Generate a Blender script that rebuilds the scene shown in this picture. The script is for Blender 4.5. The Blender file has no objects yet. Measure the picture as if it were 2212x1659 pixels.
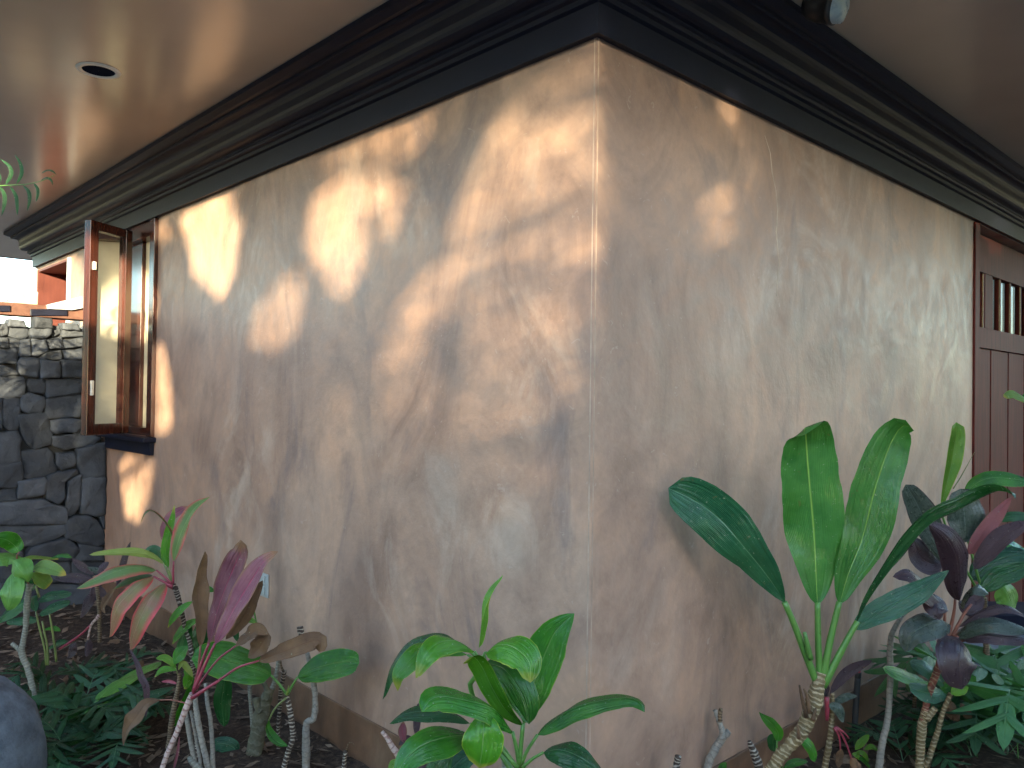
import bpy, math, random
import numpy as np
from mathutils import Vector, Matrix

# ------------------------------------------------------------------ camera, sky, sun, exposure
scene = bpy.context.scene
COL = scene.collection
FPX, PITCH, ROLL, TH = 1731.84, 0.0138, 0.01398, 0.759325     # 2212 x 1659 pixel frame
W0, H0 = 2212.0, 1659.0
CZ = 1.458
cp, sp, cr, sr = math.cos(PITCH), math.sin(PITCH), math.cos(ROLL), math.sin(ROLL)
cam_d = bpy.data.cameras.new('camera'); cam = bpy.data.objects.new('camera', cam_d); COL.objects.link(cam)
cam_d.sensor_fit = 'HORIZONTAL'; cam_d.sensor_width = 36.0; cam_d.lens = 36.0 * FPX / W0
cam_d.clip_start = 0.02; cam_d.clip_end = 2000
_r = Vector((cr, -sr * sp, sr * cp)); _u = Vector((-sr, -cr * sp, cr * cp)); _b = Vector((0, -cp, -sp))
cam.matrix_world = Matrix(((_r.x, _u.x, _b.x, 0), (_r.y, _u.y, _b.y, 0), (_r.z, _u.z, _b.z, CZ), (0, 0, 0, 1)))
scene.camera = cam

SUN_EL = math.radians(8.0)
SUN_H = Vector((0.15, -0.9887, 0)).normalized()
TOSUN = Vector((SUN_H.x * math.cos(SUN_EL), SUN_H.y * math.cos(SUN_EL), math.sin(SUN_EL)))
world = bpy.data.worlds.new('World'); scene.world = world; world.use_nodes = True
wn = world.node_tree
for n in list(wn.nodes): wn.nodes.remove(n)
sky = wn.nodes.new('ShaderNodeTexSky'); sky.sky_type = 'NISHITA'; sky.sun_disc = False
sky.sun_elevation = SUN_EL; sky.sun_rotation = math.atan2(SUN_H.x, SUN_H.y)
sky.altitude = 20; sky.air_density = 1.0; sky.dust_density = 0.6; sky.ozone_density = 2.0
bgn = wn.nodes.new('ShaderNodeBackground'); bgn.inputs[1].default_value = 0.15
wo = wn.nodes.new('ShaderNodeOutputWorld')
wn.links.new(sky.outputs[0], bgn.inputs[0]); wn.links.new(bgn.outputs[0], wo.inputs[0])
sun_d = bpy.data.lights.new('sun', 'SUN'); sun_d.energy = 2.75; sun_d.angle = math.radians(0.6); sun_d.color = (1.0, 0.86, 0.56)
sun = bpy.data.objects.new('sun', sun_d); COL.objects.link(sun)
sun.rotation_euler = TOSUN.to_track_quat('Z', 'Y').to_euler(); sun.location = (3, -12, 6)
vs = scene.view_settings
vs.view_transform = 'Standard'; vs.look = 'None'; vs.gamma = 1.0; vs.use_curve_mapping = False; vs.exposure = 3.36
scene.cycles.max_bounces = 6; scene.cycles.diffuse_bounces = 4; scene.cycles.transparent_max_bounces = 8
scene.cycles.use_adaptive_sampling = True; scene.cycles.adaptive_threshold = 0.02

# ------------------------------------------------------------------ geometry helpers
L2 = Vector((-math.sin(TH), math.cos(TH), 0)); R2 = Vector((L2.y, -L2.x, 0))
CORNER = Vector((0.2373, 2.36, 0)); UP = Vector((0, 0, 1))
NL, NR = -R2, -L2                                     # outward normals of the left and the right wall
ZF, ZB, HC = 1.059 + CZ, -1.288 + CZ, 0.306           # fascia underside, band top, cornice height

def ray(px, py):
    u, v = px - W0 / 2, py - H0 / 2
    u, v = u * cr + v * sr, -u * sr + v * cr
    x, z = u / FPX, -v / FPX
    return Vector((x, cp - z * sp, sp + z * cp))
def at(px, py, Y):
    d = ray(px, py); d = d * (Y / d.y)
    return Vector((d.x, d.y, d.z + CZ))
def to_px(p):
    x, y, z = p[0], p[1], p[2] - CZ
    yy = y * cp + z * sp; zz = -y * sp + z * cp
    u, v = x / yy * FPX, -zz / yy * FPX
    return W0 / 2 + u * cr - v * sr, H0 / 2 + u * sr + v * cr
def hit_plane(px, py, p0, n):
    d = ray(px, py); o = Vector((0, 0, CZ))
    return o + d * ((p0 - o).dot(n) / d.dot(n))
def LW(t, z, o=0.0): return CORNER + L2 * t + NL * o + UP * z
def RW(t, z, o=0.0): return CORNER + R2 * t + NR * o + UP * z
def tl(px, py=800, o=0.0):
    p = hit_plane(px, py, LW(0, 0, o), NL); return (p - CORNER).dot(L2)
def tr(px, py=800, o=0.0):
    p = hit_plane(px, py, RW(0, 0, o), NR); return (p - CORNER).dot(R2)
def zr(px, py, o=0.0): return hit_plane(px, py, RW(0, 0, o), NR).z
def zl(px, py, o=0.0): return hit_plane(px, py, LW(0, 0, o), NL).z

ORG = {}
def link(o, parent=None):
    COL.objects.link(o)
    if parent is not None:
        o.parent = parent
        o.matrix_parent_inverse = Matrix.Translation(-ORG.get(parent.name, Vector((0, 0, 0))))
    return o
def thing(name, label, cat, loc=(0, 0, 0), group=None):
    o = bpy.data.objects.new(name, None); o.empty_display_size = 0.05
    COL.objects.link(o); o.location = loc; ORG[o.name] = Vector(loc)
    o['label'] = label; o['category'] = cat
    if group: o['group'] = group
    return o
def tag(o, label, cat, group=None):
    o['label'] = label; o['category'] = cat
    if group: o['group'] = group
    return o
def mesh(name, verts, faces, mat, parent=None, uvs=None, smooth=False):
    me = bpy.data.meshes.new(name); me.from_pydata([tuple(v) for v in verts], [], faces)
    if uvs is not None:
        uvl = me.uv_layers.new(name='UVMap')
        fl = np.empty(len(me.loops), dtype=np.int32); me.loops.foreach_get('vertex_index', fl)
        uvl.data.foreach_set('uv', np.asarray(uvs, dtype=np.float32)[fl].ravel())
    if smooth: me.polygons.foreach_set('use_smooth', [True] * len(me.polygons))
    me.materials.append(mat); me.update()
    return link(bpy.data.objects.new(name, me), parent)
class MB:
    def __init__(s): s.v = []; s.f = []
    def box(s, o, ax, ay, az):
        """box from corner o along the three edge vectors"""
        b = len(s.v); o = Vector(o)
        for k in (0, 1):
            for j in (0, 1):
                for i in (0, 1): s.v.append(o + ax * i + ay * j + az * k)
        q = [(0, 2, 3, 1), (4, 5, 7, 6), (0, 1, 5, 4), (2, 6, 7, 3), (0, 4, 6, 2), (1, 3, 7, 5)]
        if ax.cross(ay).dot(az) < 0: q = [t[::-1] for t in q]
        s.f += [tuple(b + i for i in t) for t in q]; return s
    def prism(s, poly, ext):
        b = len(s.v); n = len(poly)
        s.v += [Vector(p) for p in poly] + [Vector(p) + ext for p in poly]
        s.f += [tuple(range(b + n - 1, b - 1, -1)), tuple(range(b + n, b + 2 * n))]
        for i in range(n): j = (i + 1) % n; s.f.append((b + i, b + j, b + n + j, b + n + i))
        return s
    def build(s, name, mat, parent=None, bevel=0.0):
        o = mesh(name, s.v, s.f, mat, parent)
        if bevel:
            m = o.modifiers.new('bevel', 'BEVEL'); m.width = bevel; m.segments = 2; m.limit_method = 'ANGLE'; m.harden_normals = False
        return o
def catmull(P, n):
    P = [np.array(p, float) for p in P]
    if len(P) == 2: P = [P[0], (P[0] + P[1]) / 2, P[1]]
    Q = [2 * P[0] - P[1]] + P + [2 * P[-1] - P[-2]]
    d = [0]
    for i in range(len(P) - 1): d.append(d[-1] + np.linalg.norm(P[i + 1] - P[i]))
    out = []
    for s in np.linspace(0, d[-1], n + 1):
        i = min(max(np.searchsorted(d, s) - 1, 0), len(P) - 2)
        t = (s - d[i]) / max(d[i + 1] - d[i], 1e-9)
        a, b, c, e = Q[i], Q[i + 1], Q[i + 2], Q[i + 3]
        out.append(0.5 * (2 * b + (c - a) * t + (2 * a - 5 * b + 4 * c - e) * t * t + (3 * b - a - 3 * c + e) * t ** 3))
    return np.array(out), d[-1]
def vnoise(p, s):
    from mathutils import noise
    return noise.noise(Vector(p) * s)

# ------------------------------------------------------------------ materials
class NT:
    def __init__(s, name):
        s.m = bpy.data.materials.new(name); s.m.use_nodes = True; s.t = s.m.node_tree
        for n in list(s.t.nodes): s.t.nodes.remove(n)
        s.out = s.n('OutputMaterial')
    def n(s, k, **kw):
        x = s.t.nodes.new('ShaderNode' + k)
        for a, b in kw.items(): setattr(x, a, b)
        return x
    def l(s, a, b): s.t.links.new(a, b)
    def val(s, inp, v):
        if hasattr(v, 'is_linked') or isinstance(v, bpy.types.NodeSocket): s.l(v, inp)
        else: inp.default_value = v
    def coord(s, which='Object', scale=(1, 1, 1)):
        c = s.n('TexCoord'); m = s.n('Mapping'); s.l(c.outputs[which], m.inputs[0]); m.inputs['Scale'].default_value = scale
        return m.outputs[0]
    def noise(s, vec, scale, detail=4, rough=0.55, dist=0.0):
        x = s.n('TexNoise'); s.l(vec, x.inputs['Vector']); x.inputs['Scale'].default_value = scale
        x.inputs['Detail'].default_value = detail; x.inputs['Roughness'].default_value = rough; x.inputs['Distortion'].default_value = dist
        return x.outputs[0]
    def ramp(s, fac, stops):
        r = s.n('ValToRGB'); s.l(fac, r.inputs[0]); e = r.color_ramp.elements
        while len(e) < len(stops): e.new(0.5)
        for i, (p, c) in enumerate(stops):
            e[i].position = p; e[i].color = (c, c, c, 1) if isinstance(c, (int, float)) else (*c, 1)
        return r.outputs[0]
    def mix(s, fac, a, b, mode='MIX'):
        x = s.n('Mix'); x.data_type = 'RGBA'; x.blend_type = mode
        s.val(x.inputs[0], fac); 
        for k, v in ((6, a), (7, b)):
            if isinstance(v, bpy.types.NodeSocket): s.l(v, x.inputs[k])
            else: x.inputs[k].default_value = (*v, 1)
        return x.outputs[2]
    def math(s, op, a, b=None, c=None, clamp=False):
        x = s.n('Math'); x.operation = op; x.use_clamp = clamp
        for i, v in enumerate((a, b, c)):
            if v is not None: s.val(x.inputs[i], v)
        return x.outputs[0]
    def bump(s, h, strength=0.3, dist=0.01, normal=None):
        b = s.n('Bump'); s.l(h, b.inputs['Height']); b.inputs['Strength'].default_value = strength; b.inputs['Distance'].default_value = dist
        if normal is not None: s.l(normal, b.inputs['Normal'])
        return b.outputs[0]
    def pbr(s, color, rough=0.5, normal=None, spec=0.5, metal=0.0, coat=0.0, coat_rough=0.1):
        p = s.n('BsdfPrincipled')
        if isinstance(color, bpy.types.NodeSocket): s.l(color, p.inputs['Base Color'])
        else: p.inputs['Base Color'].default_value = (*color, 1)
        s.val(p.inputs['Roughness'], rough); p.inputs['Specular IOR Level'].default_value = spec
        p.inputs['Metallic'].default_value = metal; p.inputs['Coat Weight'].default_value = coat; p.inputs['Coat Roughness'].default_value = coat_rough
        if normal is not None: s.l(normal, p.inputs['Normal'])
        return p.outputs[0]
    def done(s, shader): s.l(shader, s.out.inputs[0]); return s.m

def mat_plaster():
    t = NT('stained_plaster'); c = t.coord(); cv = t.coord(scale=(1, 1, 0.55)); cs = t.coord(scale=(1, 1, 0.2))
    big = t.noise(c, 0.75, 3, 0.55, 1.2); cloud = t.noise(cv, 2.3, 6, 0.62, 1.6); mott = t.noise(c, 6.5, 5, 0.68, 1.4); stk = t.noise(cs, 8.0, 5, 0.7, 0.6); fine = t.noise(c, 42, 3, 0.65)
    col = t.ramp(big, [(0.28, (0.290, 0.172, 0.119)), (0.5, (0.355, 0.218, 0.155)), (0.72, (0.425, 0.274, 0.197))])
    col = t.mix(0.85, col, t.ramp(cloud, [(0.30, (0.62, 0.60, 0.61)), (0.5, (1, 1, 1)), (0.70, (1.28, 1.23, 1.14))]), 'MULTIPLY')
    col = t.mix(0.36, col, t.ramp(mott, [(0.32, (0.66, 0.65, 0.66)), (0.5, (1, 1, 1)), (0.68, (1.28, 1.24, 1.18))]), 'MULTIPLY')
    col = t.mix(0.12, col, t.ramp(stk, [(0.32, (0.68, 0.68, 0.70)), (0.5, (1, 1, 1)), (0.70, (1.25, 1.20, 1.14))]), 'MULTIPLY')
    # chalky trowel smears that swirl and stop abruptly
    wn_ = t.noise(cv, 3.0, 6, 0.68, 1.6); lo = t.noise(c, 1.3, 2, 0.5)
    scuff = t.math('MULTIPLY', t.ramp(wn_, [(0.49, 0.0), (0.62, 0.7), (0.74, 1.0)]), t.ramp(lo, [(0.47, 0.0), (0.62, 0.65)]))
    col = t.mix(scuff, col, (0.50, 0.375, 0.29))
    dn = t.noise(cv, 1.7, 5, 0.64, 1.8)
    col = t.mix(t.ramp(dn, [(0.56, 0.0), (0.68, 0.5)]), col, (0.170, 0.122, 0.115))
    sp2 = t.noise(c, 24, 2, 0.8, 1.5)
    col = t.mix(t.ramp(sp2, [(0.67, 0.0), (0.73, 0.4)]), col, (0.46, 0.345, 0.28))
    col = t.mix(0.14, col, t.ramp(fine, [(0.3, (0.7, 0.7, 0.7)), (0.7, (1.25, 1.25, 1.25))]), 'MULTIPLY')
    h = t.math('ADD', t.math('MULTIPLY', t.noise(c, 5, 5, 0.62), 1.4), t.math('MULTIPLY', t.noise(c, 50, 2), 0.14))
    return t.done(t.pbr(col, t.ramp(mott, [(0.3, 0.38), (0.7, 0.6)]), t.bump(h, 0.17, 0.02), 0.45))
def mat_band():
    t = NT('stained_band'); c = t.coord(scale=(1, 1, 0.6))
    n1 = t.noise(c, 3, 6, 0.65, 0.8); n2 = t.noise(c, 14, 6, 0.7)
    col = t.ramp(n1, [(0.3, (0.085, 0.045, 0.026)), (0.52, (0.17, 0.088, 0.05)), (0.75, (0.25, 0.16, 0.10))])
    col = t.mix(0.5, col, t.ramp(n2, [(0.3, (0.55, 0.55, 0.55)), (0.7, (1.3, 1.25, 1.2))]), 'MULTIPLY')
    return t.done(t.pbr(col, 0.5, t.bump(n2, 0.3, 0.01)))
def mat_soffit():
    t = NT('soffit_plaster'); c = t.coord()
    n1 = t.noise(c, 0.8, 4); n2 = t.noise(c, 60, 4, 0.6); n3 = t.noise(c, 3, 3, 0.5, 0.5)
    col = t.ramp(n1, [(0.3, (0.40, 0.32, 0.255)), (0.7, (0.51, 0.405, 0.315))])
    h = t.math('ADD', t.math('MULTIPLY', n2, 0.35), n3)
    return t.done(t.pbr(col, 0.21, t.bump(h, 0.16, 0.005), 0.6))
def mat_paint(name, col, rough=0.35, spec=0.5, var=0.25, scale=(1, 1, 1), coat=0.0, rv=0.08, bump=0.06):
    t = NT(name); c = t.coord(scale=scale)
    n = t.noise(c, 9, 6, 0.62); n2 = t.noise(c, 45, 4)
    k = t.ramp(n, [(0.25, 1 - var), (0.75, 1 + var)])
    cc = t.mix(1.0, tuple(col), k, 'MULTIPLY')
    r = t.ramp(n2, [(0.3, max(rough - rv, 0.05)), (0.7, rough + rv)])
    return t.done(t.pbr(cc, r, t.bump(n2, bump, 0.004), spec, coat=coat))
def mat_wood(name, a, b, rough=0.20, axis='z', coat=0.25, spec=0.5):
    t = NT(name); s = {'z': (14, 14, 0.9), 'x': (0.9, 14, 14)}[axis]; c = t.coord(scale=s)
    n = t.noise(c, 3.2, 7, 0.62, 0.4); n2 = t.noise(t.coord(), 2, 3)
    col = t.mix(t.ramp(n2, [(0.35, 0.0), (0.65, 0.5)]), t.ramp(n, [(0.3, a), (0.7, b)]), a)
    return t.done(t.pbr(col, rough, t.bump(n, 0.12, 0.004), spec, coat=coat, coat_rough=0.15))
def mat_stone():
    t = NT('basalt'); c = t.coord(); oi = t.n('ObjectInfo')
    n1 = t.noise(c, 6, 6, 0.65); n2 = t.noise(c, 55, 5, 0.7); n3 = t.noise(c, 16, 8, 0.75, 0.4)
    col = t.ramp(n1, [(0.3, (0.024, 0.028, 0.036)), (0.7, (0.062, 0.068, 0.080))])
    col = t.mix(t.ramp(n3, [(0.60, 0.0), (0.74, 0.45)]), col, (0.17, 0.17, 0.165))
    k = t.math('ADD', t.math('MULTIPLY', oi.outputs['Random'], 0.7), 0.7)
    kk = t.n('CombineColor'); [t.l(k, kk.inputs[i]) for i in range(3)]
    col = t.mix(1.0, col, kk.outputs[0], 'MULTIPLY')
    h = t.math('ADD', t.math('MULTIPLY', n1, 0.7), t.math('MULTIPLY', n2, 0.3))
    return t.done(t.pbr(col, 0.72, t.bump(h, 0.9, 0.02), 0.35))
def mat_soil():
    t = NT('soil'); c = t.coord()
    n1 = t.noise(c, 2.2, 5); n2 = t.noise(c, 38, 8, 0.75); n3 = t.noise(c, 12, 6, 0.7)
    col = t.ramp(n2, [(0.32, (0.018, 0.012, 0.009)), (0.52, (0.065, 0.043, 0.030)), (0.70, (0.17, 0.115, 0.078))])
    col = t.mix(t.ramp(n1, [(0.4, 0.0), (0.7, 0.5)]), col, (0.050, 0.030, 0.020))
    sx = t.n('SeparateXYZ'); t.l(t.coord(), sx.inputs[0])
    far = t.math('MULTIPLY', t.math('SUBTRACT', 0.9, sx.outputs[1]), 2.5, clamp=True)
    col = t.mix(far, col, t.ramp(n3, [(0.3, (0.34, 0.31, 0.28)), (0.7, (0.46, 0.425, 0.385))]))
    h = t.math('ADD', n3, t.math('MULTIPLY', n2, 0.6))
    return t.done(t.pbr(col, 0.9, t.bump(h, 0.8, 0.03), 0.2))
def mat_leaf(name, base, light, margin, midrib, tip=None, rough=0.3, marg_w=0.06, trans=0.25, vein=0.5, blotch=None, margin_soft=0.05):
    """UV: x across the blade (0.5 = midrib), y from base to tip"""
    t = NT(name); uv = t.n('TexCoord').outputs['UV']; sx = t.n('SeparateXYZ'); t.l(uv, sx.inputs[0])
    oi = t.n('ObjectInfo'); obj = t.coord()
    d = t.math('ABSOLUTE', t.math('SUBTRACT', sx.outputs[0], 0.5))              # 0 midrib, .5 margin
    nz = t.noise(obj, 14, 4); nf = t.noise(obj, 60, 4)
    col = t.mix(t.ramp(nz, [(0.3, 0.0), (0.7, 1.0)]), base, light)
    # fine lengthwise veins that run out to the margin
    ph = t.math('ADD', t.math('MULTIPLY', d, 210.0), t.math('MULTIPLY', sx.outputs[1], -60.0))
    vs_ = t.math('SINE', ph); vk = t.math('MULTIPLY_ADD', vs_, 0.07 * vein, 1.0)
    ck = t.n('CombineColor'); [t.l(vk, ck.inputs[i]) for i in range(3)]
    col = t.mix(1.0, col, ck.outputs[0], 'MULTIPLY')
    if blotch:
        col = t.mix(t.ramp(t.noise(obj, 9, 6, 0.65, 0.6), [(0.48, 0.0), (0.62, 1.0)]), col, blotch)
    mg = t.math('ADD', t.math('SUBTRACT', d, 0.5 - marg_w), t.math('MULTIPLY', t.math('SUBTRACT', nz, 0.5), marg_w * 1.2))
    mfac = t.math('DIVIDE', mg, margin_soft, clamp=True)
    col = t.mix(t.math('MULTIPLY', mfac, 0.9), col, margin)
    mid = t.math('SUBTRACT', 1.0, t.math('DIVIDE', d, 0.022), clamp=True)
    col = t.mix(t.math('MULTIPLY', mid, 0.8), col, midrib)
    if tip:
        tf = t.math('DIVIDE', t.math('SUBTRACT', t.math('ADD', sx.outputs[1], t.math('MULTIPLY', t.math('SUBTRACT', nz, 0.5), 0.25)), 0.86), 0.10, clamp=True)
        col = t.mix(t.math('MULTIPLY', tf, 0.9), col, tip)
    k = t.math('MULTIPLY_ADD', oi.outputs['Random'], 0.5, 0.75)
    kk = t.n('CombineColor'); [t.l(k, kk.inputs[i]) for i in range(3)]
    col = t.mix(1.0, col, kk.outputs[0], 'MULTIPLY')
    les = t.math('MULTIPLY', t.ramp(t.noise(obj, 17, 4, 0.7), [(0.66, 0.0), (0.71, 0.75)]), t.ramp(d, [(0.10, 0.25), (0.45, 1.0)]))
    col = t.mix(les, col, (0.16, 0.095, 0.03))
    specks = t.ramp(t.noise(obj, 110, 2), [(0.69, 0.0), (0.75, 0.6)])
    col = t.mix(specks, col, (0.32, 0.34, 0.25))
    plm = t.n('Mapping'); t.l(uv, plm.inputs[0]); plm.inputs['Scale'].default_value = (9, 1.6, 1); pl_ = t.noise(plm.outputs[0], 1.0, 3, 0.5, 0.3)
    h = t.math('ADD', t.math('ADD', t.math('MULTIPLY', vs_, 0.05 * vein), t.math('MULTIPLY', pl_, 1.3)), t.math('SUBTRACT', nz, t.math('MULTIPLY', mid, 0.5)))
    bsdf = t.pbr(col, t.ramp(nf, [(0.3, max(rough - 0.08, 0.08)), (0.7, rough + 0.08)]), t.bump(h, 0.5, 0.014), 0.5)
    tb = t.n('BsdfTranslucent'); t.l(t.mix(1.0, col, (1.3, 1.35, 0.6), 'MULTIPLY'), tb.inputs[0])
    ms = t.n('MixShader'); ms.inputs[0].default_value = trans; t.l(bsdf, ms.inputs[1]); t.l(tb.outputs[0], ms.inputs[2])
    return t.done(ms.outputs[0])
def mat_stem(name, bark, ring, period=0.016, ringw=0.35, rough=0.65, gnarl=0.4):
    t = NT(name); uv = t.n('TexCoord').outputs['UV']; sx = t.n('SeparateXYZ'); t.l(uv, sx.inputs[0]); c = t.coord()
    nz = t.noise(c, 26, 5, 0.7); nb = t.noise(c, 90, 5, 0.7)
    ln = t.math('ADD', t.math('DIVIDE', sx.outputs[1], period), t.math('MULTIPLY', t.noise(c, 30, 2, 0.5), 2.0))
    fr = t.math('FRACT', ln)
    rf = t.ramp(fr, [(0.0, 0.0), (0.10, 1.0), (ringw, 1.0), (min(ringw + 0.12, 0.98), 0.0)])
    col = t.mix(t.math('MULTIPLY', rf, t.ramp(nz, [(0.25, 0.25), (0.6, 1.0)])), bark, ring)
    col = t.mix(0.6, col, t.ramp(nb, [(0.3, (0.6, 0.6, 0.6)), (0.7, (1.25, 1.22, 1.18))]), 'MULTIPLY')
    h = t.math('ADD', t.math('MULTIPLY', rf, 0.5), t.math('MULTIPLY', nb, gnarl))
    return t.done(t.pbr(col, rough, t.bump(h, 0.6, 0.004), 0.35))
def mat_glass(name='window_glass', k=3.0):
    t = NT(name); fr = t.n('Fresnel'); fr.inputs[0].default_value = 1.5
    tr_ = t.n('BsdfTransparent'); tr_.inputs[0].default_value = (0.93, 0.94, 0.92, 1)
    gl = t.n('BsdfGlossy'); gl.inputs['Roughness'].default_value = 0.02
    m = t.n('MixShader'); t.l(t.math('MULTIPLY', fr.outputs[0], k, clamp=True), m.inputs[0]); t.l(tr_.outputs[0], m.inputs[1]); t.l(gl.outputs[0], m.inputs[2])
    return t.done(m.outputs[0])

M = {}
M['plaster'] = mat_plaster(); M['band'] = mat_band(); M['soffit'] = mat_soffit(); M['stone'] = mat_stone(); M['soil'] = mat_soil()
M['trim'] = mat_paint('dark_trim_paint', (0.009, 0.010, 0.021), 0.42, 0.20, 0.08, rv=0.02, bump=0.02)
M['mahogany'] = mat_wood('red_mahogany', (0.030, 0.009, 0.006), (0.075, 0.020, 0.013))
M['door_wood'] = mat_wood('dark_door_wood', (0.062, 0.010, 0.008), (0.15, 0.026, 0.018), 0.6, 'z', 0.0, 0.12)
M['beam_wood'] = mat_wood('weathered_red_timber', (0.085, 0.036, 0.026), (0.15, 0.072, 0.048), 0.6, 'x', 0.0, 0.3)
M['pale_wood'] = mat_paint('pale_block', (0.36, 0.32, 0.26), 0.6, 0.3, 0.3)
M['sky_grey'] = mat_paint('sky_tint_blue_grey', (0.42, 0.45, 0.47), 0.35, 0.6, 0.15)  # sky light on the timber end is painted into this blue grey
M['glass'] = mat_glass(); M['door_glass'] = mat_glass('door_glass', 0.8)
M['mortar'] = mat_paint('dark_mortar', (0.035, 0.034, 0.033), 0.9, 0.2, 0.4)
M['blind'] = mat_paint('cream_blind', (0.52, 0.46, 0.33), 0.7, 0.3, 0.08)
M['white'] = mat_paint('off_white_plastic', (0.80, 0.80, 0.76), 0.4, 0.5, 0.04)
M['grey_plate'] = mat_paint('grey_outlet_cover', (0.36, 0.38, 0.36), 0.4, 0.5, 0.1)
M['black'] = mat_paint('black_plastic', (0.014, 0.014, 0.016), 0.4, 0.5, 0.2)
M['pipe'] = mat_paint('black_pipe', (0.03, 0.032, 0.036), 0.5, 0.4, 0.3)
M['red'] = mat_paint('red_cap', (0.45, 0.05, 0.05), 0.5, 0.4, 0.15)
M['lens'] = mat_paint('frosted_lens', (0.25, 0.33, 0.38), 0.3, 0.5, 0.05)
M['edge_glint'] = mat_paint('glazing_edge_glint', (0.42, 0.28, 0.14), 0.25, 0.7, 0.1)
M['concrete'] = mat_paint('grey_step_stone', (0.17, 0.18, 0.19), 0.7, 0.3, 0.3)
M['steel'] = mat_paint('steel_latch', (0.5, 0.5, 0.48), 0.3, 0.6, 0.1)
M['ti'] = mat_leaf('ti_green', (0.022, 0.120, 0.012), (0.050, 0.205, 0.018), (0.25, 0.33, 0.04), (0.16, 0.30, 0.09), rough=0.20, marg_w=0.025, margin_soft=0.03)
M['ti_yellow'] = mat_leaf('ti_green_yellow_edge', (0.040, 0.170, 0.010), (0.080, 0.250, 0.014), (0.36, 0.42, 0.04), (0.15, 0.30, 0.07), tip=(0.34, 0.33, 0.05), rough=0.20, marg_w=0.035, margin_soft=0.04)
M['ti_dark'] = mat_leaf('ti_dark_green', (0.012, 0.070, 0.018), (0.024, 0.110, 0.026), (0.10, 0.17, 0.05), (0.10, 0.20, 0.08), rough=0.20, marg_w=0.02)
M['ti_big'] = mat_leaf('ti_large_green', (0.028, 0.125, 0.020), (0.060, 0.190, 0.035), (0.11, 0.24, 0.05), (0.30, 0.47, 0.10), rough=0.20, marg_w=0.012, vein=0.8)
M['ti_teal'] = mat_leaf('ti_blue_green', (0.010, 0.066, 0.028), (0.024, 0.105, 0.045), (0.06, 0.13, 0.05), (0.11, 0.22, 0.12), rough=0.20, marg_w=0.012, vein=0.8)
M['ti_young'] = mat_leaf('ti_young_lime', (0.10, 0.25, 0.030), (0.16, 0.33, 0.045), (0.34, 0.42, 0.06), (0.22, 0.36, 0.08), rough=0.20, trans=0.35)
M['redgreen'] = mat_leaf('ti_red_green', (0.085, 0.165, 0.040), (0.125, 0.185, 0.065), (0.50, 0.060, 0.085), (0.24, 0.32, 0.10), rough=0.36, marg_w=0.26, margin_soft=0.28, vein=0.9)
M['redpink'] = mat_leaf('ti_red_pink', (0.24, 0.10, 0.06), (0.16, 0.15, 0.05), (0.58, 0.045, 0.075), (0.34, 0.20, 0.12), rough=0.38, marg_w=0.22, margin_soft=0.22, vein=0.9)
M['limeyellow'] = mat_leaf('ti_lime_yellow', (0.20, 0.27, 0.045), (0.27, 0.31, 0.07), (0.30, 0.20, 0.07), (0.28, 0.34, 0.10), rough=0.38, marg_w=0.04)
M['magenta'] = mat_leaf('ti_magenta', (0.15, 0.032, 0.060), (0.22, 0.075, 0.09), (0.20, 0.10, 0.045), (0.48, 0.035, 0.12), tip=(0.24, 0.12, 0.05), rough=0.42, marg_w=0.11, margin_soft=0.12, trans=0.15)
M['dry'] = mat_leaf('dry_brown_leaf', (0.115, 0.058, 0.030), (0.21, 0.115, 0.055), (0.10, 0.045, 0.022), (0.14, 0.055, 0.035), rough=0.6, marg_w=0.05, trans=0.12, vein=1.4)
M['purple'] = mat_leaf('ti_dark_purple', (0.040, 0.020, 0.028), (0.066, 0.038, 0.046), (0.11, 0.022, 0.036), (0.085, 0.05, 0.055), rough=0.33, marg_w=0.03, trans=0.1, vein=0.9)
M['purplegreen'] = mat_leaf('ti_purple_green', (0.040, 0.058, 0.042), (0.066, 0.090, 0.070), (0.085, 0.040, 0.050), (0.11, 0.15, 0.12), rough=0.30, marg_w=0.05, trans=0.1, vein=1.0)
M['pinkback'] = mat_leaf('ti_pink_underside', (0.30, 0.070, 0.085), (0.34, 0.10, 0.10), (0.10, 0.12, 0.04), (0.36, 0.12, 0.12), rough=0.4, marg_w=0.04)
M['round'] = mat_leaf('rounded_light_leaf', (0.075, 0.200, 0.034), (0.125, 0.270, 0.050), (0.24, 0.30, 0.05), (0.18, 0.33, 0.09), rough=0.36, marg_w=0.02)
M['roundyel'] = mat_leaf('rounded_yellowing_leaf', (0.11, 0.215, 0.034), (0.17, 0.27, 0.045), (0.40, 0.34, 0.05), (0.20, 0.30, 0.08), tip=(0.48, 0.34, 0.04), rough=0.36, marg_w=0.05)
M['fern'] = mat_leaf('fern_green', (0.012, 0.056, 0.020), (0.030, 0.100, 0.034), (0.055, 0.13, 0.055), (0.08, 0.17, 0.07), rough=0.42, marg_w=0.01, trans=0.25)
M['fernlight'] = mat_leaf('fern_light_green', (0.055, 0.175, 0.060), (0.095, 0.245, 0.085), (0.09, 0.2, 0.08), (0.12, 0.25, 0.09), rough=0.42, marg_w=0.01, trans=0.3)
M['palmleaf'] = mat_leaf('palm_leaflet', (0.016, 0.070, 0.026), (0.030, 0.10, 0.034), (0.08, 0.17, 0.06), (0.10, 0.18, 0.07), rough=0.35)
_t = NT('screen_leaf'); M['leaf_screen'] = _t.done(_t.pbr(_t.mix(_t.n('ObjectInfo').outputs['Random'], (0.06, 0.08, 0.035), (0.075, 0.10, 0.04)), 0.6, None, 0.2))
M['petiole'] = mat_paint('green_petiole', (0.085, 0.20, 0.035), 0.35, 0.5, 0.2)
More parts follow.
